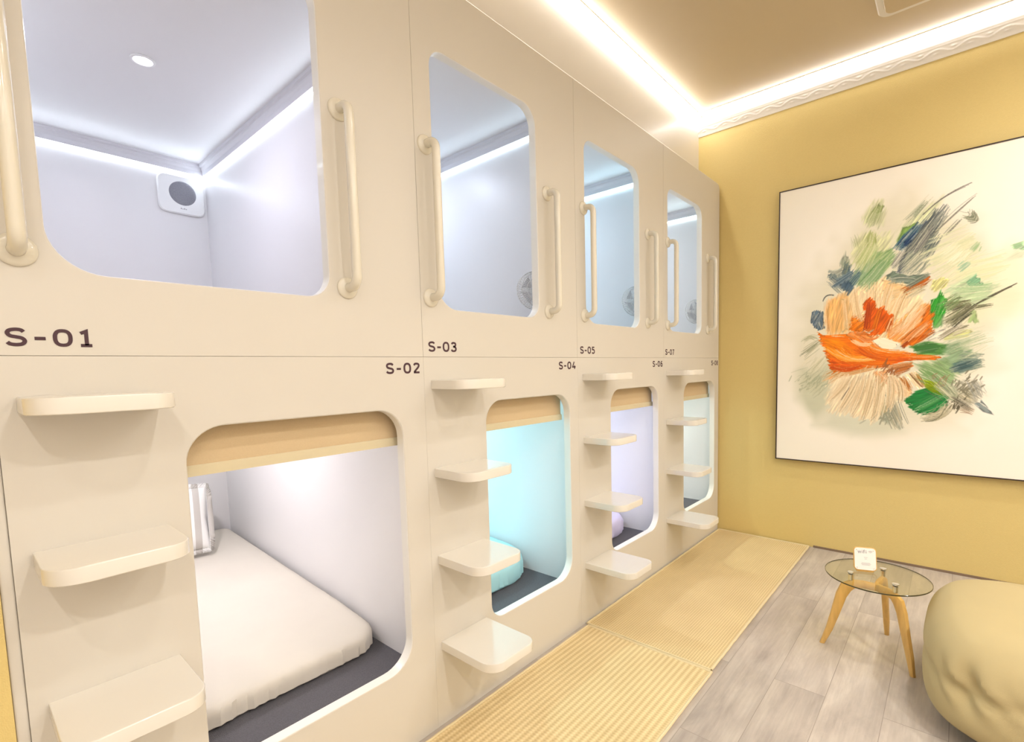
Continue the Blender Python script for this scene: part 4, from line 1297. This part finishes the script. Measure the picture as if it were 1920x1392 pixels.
('H',[(932,480),(948,503)],3,2,1.4,(130,126,106),(130,126,106),0.6,0),
('H',[(881,435),(897,456)],3,2,1.4,(130,126,106),(130,126,106),0.6,0),
('H',[(927,431),(952,459)],3,2,1.4,(130,126,106),(130,126,106),0.6,0),
('H',[(962,458),(979,474)],3,2,1.4,(130,126,106),(130,126,106),0.6,0),
('H',[(958,498),(967,518)],3,2,1.4,(130,126,106),(130,126,106),0.6,0),
('H',[(908,490),(918,500)],3,2,1.4,(130,126,106),(130,126,106),0.6,0),
('H',[(899,490),(920,512)],3,2,1.4,(130,126,106),(130,126,106),0.6,0),
('H',[(855,345),(869,366)],3,2,1.4,(90,84,66),(90,84,66),0.6,0),
('H',[(844,346),(853,366)],3,2,1.4,(90,84,66),(90,84,66),0.6,0),
('H',[(888,362),(904,375)],3,2,1.4,(90,84,66),(90,84,66),0.6,0),
('H',[(868,380),(877,418)],3,2,1.4,(90,84,66),(90,84,66),0.6,0),
('H',[(870,321),(886,356)],3,2,1.4,(90,84,66),(90,84,66),0.6,0),
('H',[(893,360),(913,382)],3,2,1.4,(90,84,66),(90,84,66),0.6,0),
('H',[(873,346),(880,367)],3,2,1.4,(90,84,66),(90,84,66),0.6,0),
('H',[(857,346),(865,380)],3,2,1.4,(90,84,66),(90,84,66),0.6,0),
('H',[(868,357),(881,400)],3,2,1.4,(90,84,66),(90,84,66),0.6,0),
('H',[(875,386),(889,398)],3,2,1.4,(90,84,66),(90,84,66),0.6,0),
('H',[(863,342),(868,356)],3,2,1.4,(90,84,66),(90,84,66),0.6,0),
('H',[(869,366),(889,398)],3,2,1.4,(90,84,66),(90,84,66),0.6,0),
('H',[(890,374),(910,404)],3,2,1.4,(90,84,66),(90,84,66),0.6,0),
('H',[(850,377),(860,385)],3,2,1.4,(90,84,66),(90,84,66),0.6,0),
('H',[(873,343),(885,364)],3,2,1.4,(90,84,66),(90,84,66),0.6,0),
('H',[(858,379),(869,398)],3,2,1.4,(90,84,66),(90,84,66),0.6,0),
('H',[(587,529),(605,544)],3,2,1.4,(150,96,60),(150,96,60),0.7,0),
('H',[(551,551),(569,574)],3,2,1.4,(150,96,60),(150,96,60),0.7,0),
('H',[(573,539),(597,564)],3,2,1.4,(150,96,60),(150,96,60),0.7,0),
('H',[(558,578),(569,622)],3,2,1.4,(150,96,60),(150,96,60),0.7,0),
('H',[(576,540),(595,572)],3,2,1.4,(150,96,60),(150,96,60),0.7,0),
('H',[(584,528),(598,570)],3,2,1.4,(150,96,60),(150,96,60),0.7,0),
('H',[(578,538),(581,552)],3,2,1.4,(150,96,60),(150,96,60),0.7,0),
('H',[(581,525),(597,552)],3,2,1.4,(150,96,60),(150,96,60),0.7,0),
('H',[(538,558),(561,580)],3,2,1.4,(150,96,60),(150,96,60),0.7,0),
('H',[(591,539),(624,563)],3,2,1.4,(150,96,60),(150,96,60),0.7,0),
('H',[(563,574),(576,585)],3,2,1.4,(150,96,60),(150,96,60),0.7,0),
('H',[(566,568),(581,590)],3,2,1.4,(150,96,60),(150,96,60),0.7,0),
('H',[(599,536),(617,563)],3,2,1.4,(150,96,60),(150,96,60),0.7,0),
('H',[(556,526),(578,560)],3,2,1.4,(150,96,60),(150,96,60),0.7,0),
('H',[(584,547),(598,556)],3,2,1.4,(150,96,60),(150,96,60),0.7,0),
('H',[(559,569),(565,590)],3,2,1.4,(150,96,60),(150,96,60),0.7,0),
('H',[(550,574),(568,611)],3,2,1.4,(150,96,60),(150,96,60),0.7,0),
('H',[(518,561),(526,578)],3,2,1.4,(150,96,60),(150,96,60),0.7,0),
('H',[(821,476),(829,510)],3,2,1.4,(150,130,96),(150,130,96),0.6,0),
('H',[(795,479),(811,512)],3,2,1.4,(150,130,96),(150,130,96),0.6,0),
('H',[(788,467),(797,492)],3,2,1.4,(150,130,96),(150,130,96),0.6,0),
('H',[(807,484),(832,514)],3,2,1.4,(150,130,96),(150,130,96),0.6,0),
('H',[(795,461),(819,479)],3,2,1.4,(150,130,96),(150,130,96),0.6,0),
('H',[(769,501),(777,518)],3,2,1.4,(150,130,96),(150,130,96),0.6,0),
('H',[(810,482),(821,491)],3,2,1.4,(150,130,96),(150,130,96),0.6,0),
('H',[(816,495),(841,529)],3,2,1.4,(150,130,96),(150,130,96),0.6,0),
('H',[(764,516),(790,534)],3,2,1.4,(150,130,96),(150,130,96),0.6,0),
('H',[(772,506),(786,516)],3,2,1.4,(150,130,96),(150,130,96),0.6,0),
('H',[(813,508),(823,523)],3,2,1.4,(150,130,96),(150,130,96),0.6,0),
('H',[(805,462),(825,476)],3,2,1.4,(150,130,96),(150,130,96),0.6,0),
('H',[(800,500),(816,510)],3,2,1.4,(150,130,96),(150,130,96),0.6,0),
('H',[(796,502),(817,516)],3,2,1.4,(150,130,96),(150,130,96),0.6,0),
('H',[(588,313),(599,354)],3,2,1.4,(150,150,130),(150,150,130),0.6,0),
('H',[(543,244),(557,289)],3,2,1.4,(150,150,130),(150,150,130),0.6,0),
('H',[(526,293),(532,323)],3,2,1.4,(150,150,130),(150,150,130),0.6,0),
('H',[(570,271),(597,308)],3,2,1.4,(150,150,130),(150,150,130),0.6,0),
('H',[(554,261),(583,294)],3,2,1.4,(150,150,130),(150,150,130),0.6,0),
('H',[(501,265),(525,300)],3,2,1.4,(150,150,130),(150,150,130),0.6,0),
('H',[(585,269),(597,277)],3,2,1.4,(150,150,130),(150,150,130),0.6,0),
('H',[(566,244),(576,267)],3,2,1.4,(150,150,130),(150,150,130),0.6,0),
('H',[(555,274),(561,288)],3,2,1.4,(150,150,130),(150,150,130),0.6,0),
('H',[(560,303),(578,313)],3,2,1.4,(150,150,130),(150,150,130),0.6,0),
('H',[(527,305),(535,323)],3,2,1.4,(150,150,130),(150,150,130),0.6,0),
('H',[(514,304),(523,322)],3,2,1.4,(150,150,130),(150,150,130),0.6,0),
('H',[(510,295),(515,316)],3,2,1.4,(150,150,130),(150,150,130),0.6,0),
('H',[(579,322),(603,363)],3,2,1.4,(150,150,130),(150,150,130),0.6,0),
('H',[(536,273),(555,303)],3,2,1.4,(150,150,130),(150,150,130),0.6,0),
('H',[(443,244),(477,269)],3,2,1.4,(150,150,130),(150,150,130),0.6,0),
('H',[(547,287),(571,313)],3,2,1.4,(150,150,130),(150,150,130),0.6,0),
('H',[(532,359),(545,390)],3,2,1.4,(150,150,130),(150,150,130),0.6,0),
('H',[(594,274),(604,288)],3,2,1.4,(150,150,130),(150,150,130),0.6,0),
('H',[(539,276),(569,297)],3,2,1.4,(150,150,130),(150,150,130),0.6,0),
('H',[(401,539),(285,361)],16,16,1.8,(252,238,210),(214,186,144),0.7,4),
('H',[(401,524),(285,361)],4,14,1.1,(150,124,90),(190,170,130),0.6,4),
('H',[(439,546),(340,308)],16,16,1.8,(252,238,210),(214,186,144),0.7,4),
('H',[(439,531),(340,308)],4,14,1.1,(150,124,90),(190,170,130),0.6,4),
('H',[(477,553),(400,280)],16,16,1.8,(252,238,210),(214,186,144),0.7,4),
('H',[(477,538),(400,280)],4,14,1.1,(150,124,90),(190,170,130),0.6,4),
('H',[(514,553),(459,259)],16,16,1.8,(252,238,210),(214,186,144),0.7,4),
('H',[(514,538),(459,259)],4,14,1.1,(150,124,90),(190,170,130),0.6,4),
('H',[(550,545),(516,247)],16,16,1.8,(252,238,210),(214,186,144),0.7,4),
('H',[(551,530),(516,247)],4,14,1.1,(150,124,90),(190,170,130),0.6,4),
('H',[(587,537),(581,317)],16,16,1.8,(252,238,210),(214,186,144),0.7,4),
('H',[(587,523),(581,317)],4,14,1.1,(150,124,90),(190,170,130),0.6,4),
('H',[(623,515),(638,370)],16,16,1.8,(252,238,210),(214,186,144),0.7,4),
('H',[(623,501),(638,370)],4,14,1.1,(150,124,90),(190,170,130),0.6,4),
('H',[(446,763),(389,1050)],14,22,1.8,(252,236,204),(226,190,140),0.6,3),
('H',[(446,763),(389,1050)],3,18,1.1,(180,130,80),(200,160,110),0.6,3),
('H',[(494,833),(489,1059)],14,22,1.8,(252,236,204),(226,190,140),0.6,3),
('H',[(494,833),(489,1059)],3,18,1.1,(180,130,80),(200,160,110),0.6,3),
('H',[(543,844),(573,1048)],14,22,1.8,(252,236,204),(226,190,140),0.6,3),
('H',[(543,844),(573,1048)],3,18,1.1,(180,130,80),(200,160,110),0.6,3),
('H',[(590,825),(643,997)],14,22,1.8,(252,236,204),(226,190,140),0.6,3),
('H',[(590,825),(643,997)],3,18,1.1,(180,130,80),(200,160,110),0.6,3),
('H',[(627,780),(707,934)],14,22,1.8,(252,236,204),(226,190,140),0.6,3),
('H',[(627,780),(707,934)],3,18,1.1,(180,130,80),(200,160,110),0.6,3),
('H',[(277,774),(267,928)],10,10,1.2,(250,228,190),(190,130,80),0.7,0),
('P',[(675,678),(736,703),(796,679),(765,646),(710,645)],(44,96,44),0.6,10,10,5,0.25),
('P',[(862,581),(918,600),(924,560),(874,547)],(60,88,92),0.6,10,14,15,0.3),
('P',[(620,1245),(651,1269),(677,1296),(657,1242),(632,1221)],(28,52,90),0.85,4,8,50,0.2),
('P',[(330,1065),(382,1073),(402,1033),(377,999),(338,1034)],(70,92,112),0.8,6,12,60,0.3),
('H',[(768,535),(879,384)],10,26,1.3,(90,100,80),(200,200,176),0.6,0),
('H',[(847,410),(942,345)],10,12,1.2,(70,66,56),(150,146,130),0.7,0),
('H',[(926,506),(970,399)],8,16,1.2,(110,110,104),(180,180,170),0.6,0),
('P',[(453,762),(445,822),(463,858),(446,929),(466,960),(491,957),(512,904),(546,901),(555,863),(590,858),(582,804),(533,754)],(212,88,18),0.95,3,12,60,0.3),
('P',[(388,797),(399,874),(432,838),(470,820),(446,770)],(232,130,56),0.9,5,10,40,0.3),
('P',[(628,723),(705,802),(743,896),(762,832),(753,771),(681,685)],(226,120,50),0.85,7,12,48,0.35),
('P',[(260,906),(286,972),(339,981),(356,799),(290,773)],(240,184,116),0.75,12,12,80,0.3),
('H',[(462,769),(479,944)],8,9,1.8,(150,50,8),(190,74,14),0.85,0),
('H',[(502,774),(529,895)],8,9,1.8,(244,150,70),(170,60,10),0.85,0),
('H',[(551,763),(584,854)],7,6,1.8,(160,58,10),(250,210,160),0.85,0),
('H',[(408,765),(495,789)],8,6,1.8,(250,200,150),(190,80,20),0.8,-6),
('H',[(640,701),(749,813)],12,12,1.5,(255,226,186),(190,86,24),0.75,0),
('H',[(622,745),(725,884)],10,14,1.3,(255,232,200),(220,150,90),0.6,0),
('P',[(446,789),(474,772),(505,788),(479,759)],(252,222,180),1,2,3,0,0.12),
('P',[(496,722),(545,736),(618,703),(590,669),(541,678)],(253,238,212),1,2,5,-20,0.05)]

def painting():
    y1, y0, z0, z1 = -0.385, -1.685, 0.556, 2.212
    xf = 3.410
    t = thing('framed_painting', 'large canvas of an orange flower with green and blue leaves on the tan wall', 'painting', (XE, (y0 + y1) / 2, z0))
    bm = bmesh.new()
    fw_ = 0.006
    for a in ((xf - 0.003, XE - 0.001, y0 - fw_, y1 + fw_, z0 - fw_, z0), (xf - 0.003, XE - 0.001, y0 - fw_, y1 + fw_, z1, z1 + fw_),
              (xf - 0.003, XE - 0.001, y0 - fw_, y0, z0, z1), (xf - 0.003, XE - 0.001, y1, y1 + fw_, z0, z1)):
        box(bm, *a)
    link('frame', bm, M['frame'], t)
    st = 2.3
    Wm, Hm = (y1 - y0) * 1000, (z1 - z0) * 1000
    nu, nv = int(Wm / st), int(Hm / st)
    U, V = np.meshgrid((np.arange(nu + 1)) * Wm / nu, (np.arange(nv + 1)) * Hm / nv, indexing='ij')
    rs = np.random.RandomState(3)
    def vnoise(X, Y, s, seed):
        r = np.random.RandomState(seed).rand(64, 64)
        x, y = X / s, Y / s
        xi, yi = np.floor(x).astype(int), np.floor(y).astype(int)
        fx, fy = x - xi, y - yi
        fx, fy = fx * fx * (3 - 2 * fx), fy * fy * (3 - 2 * fy)
        g = lambda a, b: r[a % 64, b % 64]
        return (g(xi, yi) * (1 - fx) + g(xi + 1, yi) * fx) * (1 - fy) + (g(xi, yi + 1) * (1 - fx) + g(xi + 1, yi + 1) * fx) * fy
    img = np.ones((nu + 1, nv + 1, 3)) * np.array([250, 244, 232.])
    img += (vnoise(U, V, 300, 1) - 0.5)[..., None] * np.array([6, 6, 8])
    H = np.zeros(U.shape)
    for si, s in enumerate(STROKES):
        if s[0] == 'P':
            _, pts, col, al, soft, warp, ang, var = s
            P = np.array(pts, float)
            lo, hi = P.min(0) - soft * 3 - warp * 2 - 6, P.max(0) + soft * 3 + warp * 2 + 6
            a0, a1 = max(0, int(lo[0] / st)), min(nu + 1, int(hi[0] / st) + 2)
            b0, b1 = max(0, int(lo[1] / st)), min(nv + 1, int(hi[1] / st) + 2)
            if a1 <= a0 or b1 <= b0: continue
            u, v = U[a0:a1, b0:b1], V[a0:a1, b0:b1]
            th = math.radians(ang)
            du, dv = math.cos(th), math.sin(th)
            al_, ac = u * du + v * dv, -u * dv + v * du
            # ragged along the stroke direction
            if soft > 20: al_, ac = u, v * 1.0
            rag = (vnoise(u, v, 70, si + 9) - 0.5) * 3 * warp if soft > 20 else (vnoise(al_ * 0.15, ac, 5, si + 9) - 0.5) * 2.2 * warp + (vnoise(u, v, 24, si + 5) - 0.5) * 1.6 * warp
            uu, vv = u + rag * du, v + rag * dv
            inside = np.zeros(u.shape, bool); dist = np.full(u.shape, 1e9)
            n = len(P)
            for i in range(n):
                x1_, y1_ = P[i]; x2_, y2_ = P[(i + 1) % n]
                c = ((y1_ > vv) != (y2_ > vv)) & (uu < (x2_ - x1_) * (vv - y1_) / ((y2_ - y1_) or 1e-9) + x1_)
                inside ^= c
                dx, dy = x2_ - x1_, y2_ - y1_
                tt = np.clip(((uu - x1_) * dx + (vv - y1_) * dy) / (dx * dx + dy * dy + 1e-9), 0, 1)
                dist = np.minimum(dist, np.hypot(uu - x1_ - tt * dx, vv - y1_ - tt * dy))
            sd = np.where(inside, dist, -dist)
            m = np.clip(0.5 + sd / (2.0 * soft), 0, 1); m = m * m * (3 - 2 * m) * al
            br_ = vnoise(al_ * 0.08, ac, 3.2, si + 40) * 0.6 + vnoise(al_ * 0.12, ac, 8, si + 60) * 0.4 - 0.5
            if soft > 20: br_ = br_ * 0.12
            c = np.array(col, float)[None, None] * (1 + var * 1.9 * br_)[..., None]
            big = (vnoise(u, v, 60, si + 80) - 0.5) * var * 60
            c = c + big[..., None]
            if soft < 9:      # palette-knife ridges and gaps along the patch's rim
                ed = np.exp(-((sd - 2.5) / 3.2) ** 2) * (vnoise(al_ * 0.2, ac, 7, si + 90) > 0.52)
                sg = 1 if si % 3 else -1
                c = c * (1 - 0.34 * sg * ed[..., None])
                gap_ = (vnoise(al_ * 0.06, ac, 4.2, si + 120) > 0.80) & (sd < 16)
                m = np.where(gap_, m * 0.35, m)
            img[a0:a1, b0:b1] = img[a0:a1, b0:b1] * (1 - m[..., None]) + c * m[..., None]
            if soft < 12: H[a0:a1, b0:b1] = H[a0:a1, b0:b1] * (1 - m) + m * (0.5 + br_ * 0.8)
        else:
            _, ends, n, spread, wd, c1, c2, al, curve = s
            p0, p1 = np.array(ends[0], float), np.array(ends[1], float)
            d = p1 - p0; L_ = np.hypot(*d); d = d / L_; nn = np.array([-d[1], d[0]])
            for k in range(n if n < 7 else int(n * 2.2)):
                off = rs.randn() * spread * 0.75
                s0, s1 = rs.rand() * 0.35, 1 - rs.rand() * 0.35
                if n < 7: s0, s1 = rs.rand() * 0.06, 1 - rs.rand() * 0.15
                q0 = p0 + d * L_ * s0 + nn * off * (1.0 if rs.rand() < 0.7 else 1.5)
                q1 = p0 + d * L_ * s1 + nn * (off * 0.9 + rs.randn() * spread * 0.18)
                cc = np.array(c1, float) + (np.array(c2, float) - np.array(c1, float)) * rs.rand() ** 0.8
                if n > 9 and rs.rand() < 0.14: cc = cc * 0.4 + np.array([250, 240, 216.]) * 0.6
                w_ = wd * (0.5 + rs.rand() ** 2 * 1.5)
                bow = curve * 2.0 + rs.randn() * L_ * 0.015
                prev = q0
                segs = 7
                for j in range(1, segs + 1):
                    f = j / segs
                    q = q0 + (q1 - q0) * f + nn * bow * 4 * f * (1 - f)
                    lo, hi = np.minimum(prev, q) - 5, np.maximum(prev, q) + 5
                    a0, a1 = max(0, int(lo[0] / st)), min(nu + 1, int(hi[0] / st) + 2)
                    b0, b1 = max(0, int(lo[1] / st)), min(nv + 1, int(hi[1] / st) + 2)
                    if a1 > a0 and b1 > b0:
                        u, v = U[a0:a1, b0:b1], V[a0:a1, b0:b1]
                        dx, dy = q - prev
                        tt = np.clip(((u - prev[0]) * dx + (v - prev[1]) * dy) / (dx * dx + dy * dy + 1e-9), 0, 1)
                        D_ = np.hypot(u - prev[0] - tt * dx, v - prev[1] - tt * dy)
                        taper = math.sin(PI * min(1, max(0, f - 0.07))) ** 0.5 if f < 1 else 0.5
                        m = np.clip((w_ * (0.5 + 0.5 * taper) + 1.3 - D_) / 2.6, 0, 1) * al
                        sub = img[a0:a1, b0:b1]
                        img[a0:a1, b0:b1] = sub * (1 - m[..., None]) + cc * m[..., None]
                        H[a0:a1, b0:b1] = np.maximum(H[a0:a1, b0:b1], m * 0.9)
                    prev = q
    img = np.clip(img, 0, 255) / 255
    lin = np.where(img <= 0.04045, img / 12.92, ((img + 0.055) / 1.055) ** 2.4)
    verts = np.stack([xf - 0.0012 * np.clip(H, 0, 1), y1 - U / 1000, z0 + V / 1000], -1).reshape(-1, 3)
    idx = np.arange((nu + 1) * (nv + 1)).reshape(nu + 1, nv + 1)
    f = np.stack([idx[:-1, :-1], idx[:-1, 1:], idx[1:, 1:], idx[1:, :-1]], -1).reshape(-1, 4)[:, ::-1]
    me = bpy.data.meshes.new('canvas')
    nf = len(f)
    # a back board gives the canvas its thickness
    vb = np.array([(XE - 0.002, y1, z0), (XE - 0.002, y0, z0), (XE - 0.002, y0, z1), (XE - 0.002, y1, z1)])
    nb = len(verts)
    verts = np.vstack([verts, vb])
    me.vertices.add(len(verts)); me.vertices.foreach_set('co', verts.astype(np.float32).ravel())
    fall = np.vstack([f, [[nb, nb + 1, nb + 2, nb + 3]]])
    me.loops.add(fall.size); me.loops.foreach_set('vertex_index', fall.astype(np.int32).ravel())
    me.polygons.add(nf + 1); me.polygons.foreach_set('loop_start', np.arange(0, fall.size, 4, dtype=np.int32))
    me.update(calc_edges=True); me.validate()
    at = me.color_attributes.new('pigment', 'FLOAT_COLOR', 'POINT')
    colr = np.ones((len(verts), 4), np.float32)
    colr[:nb, :3] = lin.reshape(-1, 3)
    colr[nb:, :3] = 0.7
    at.data.foreach_set('color', colr.ravel())
    m = bpy.data.materials.new('painted_canvas'); m.use_nodes = True
    p = m.node_tree.nodes['Principled BSDF']; p.inputs['Roughness'].default_value = 0.8
    vc = m.node_tree.nodes.new('ShaderNodeVertexColor'); vc.layer_name = 'pigment'
    hs = m.node_tree.nodes.new('ShaderNodeHueSaturation'); hs.inputs['Value'].default_value = PAINT_VALUE
    hs.inputs['Saturation'].default_value = PAINT_SAT
    m.node_tree.links.new(vc.outputs[0], hs.inputs['Color']); m.node_tree.links.new(hs.outputs[0], p.inputs['Base Color'])
    me.materials.append(m)
    me.shade_smooth()
    o = bpy.data.objects.new('canvas', me); COL.objects.link(o); o.parent = t
    o.matrix_parent_inverse = Matrix.Translation(-t.location)
PAINT_VALUE, PAINT_SAT = 1.0, 1.05
painting()
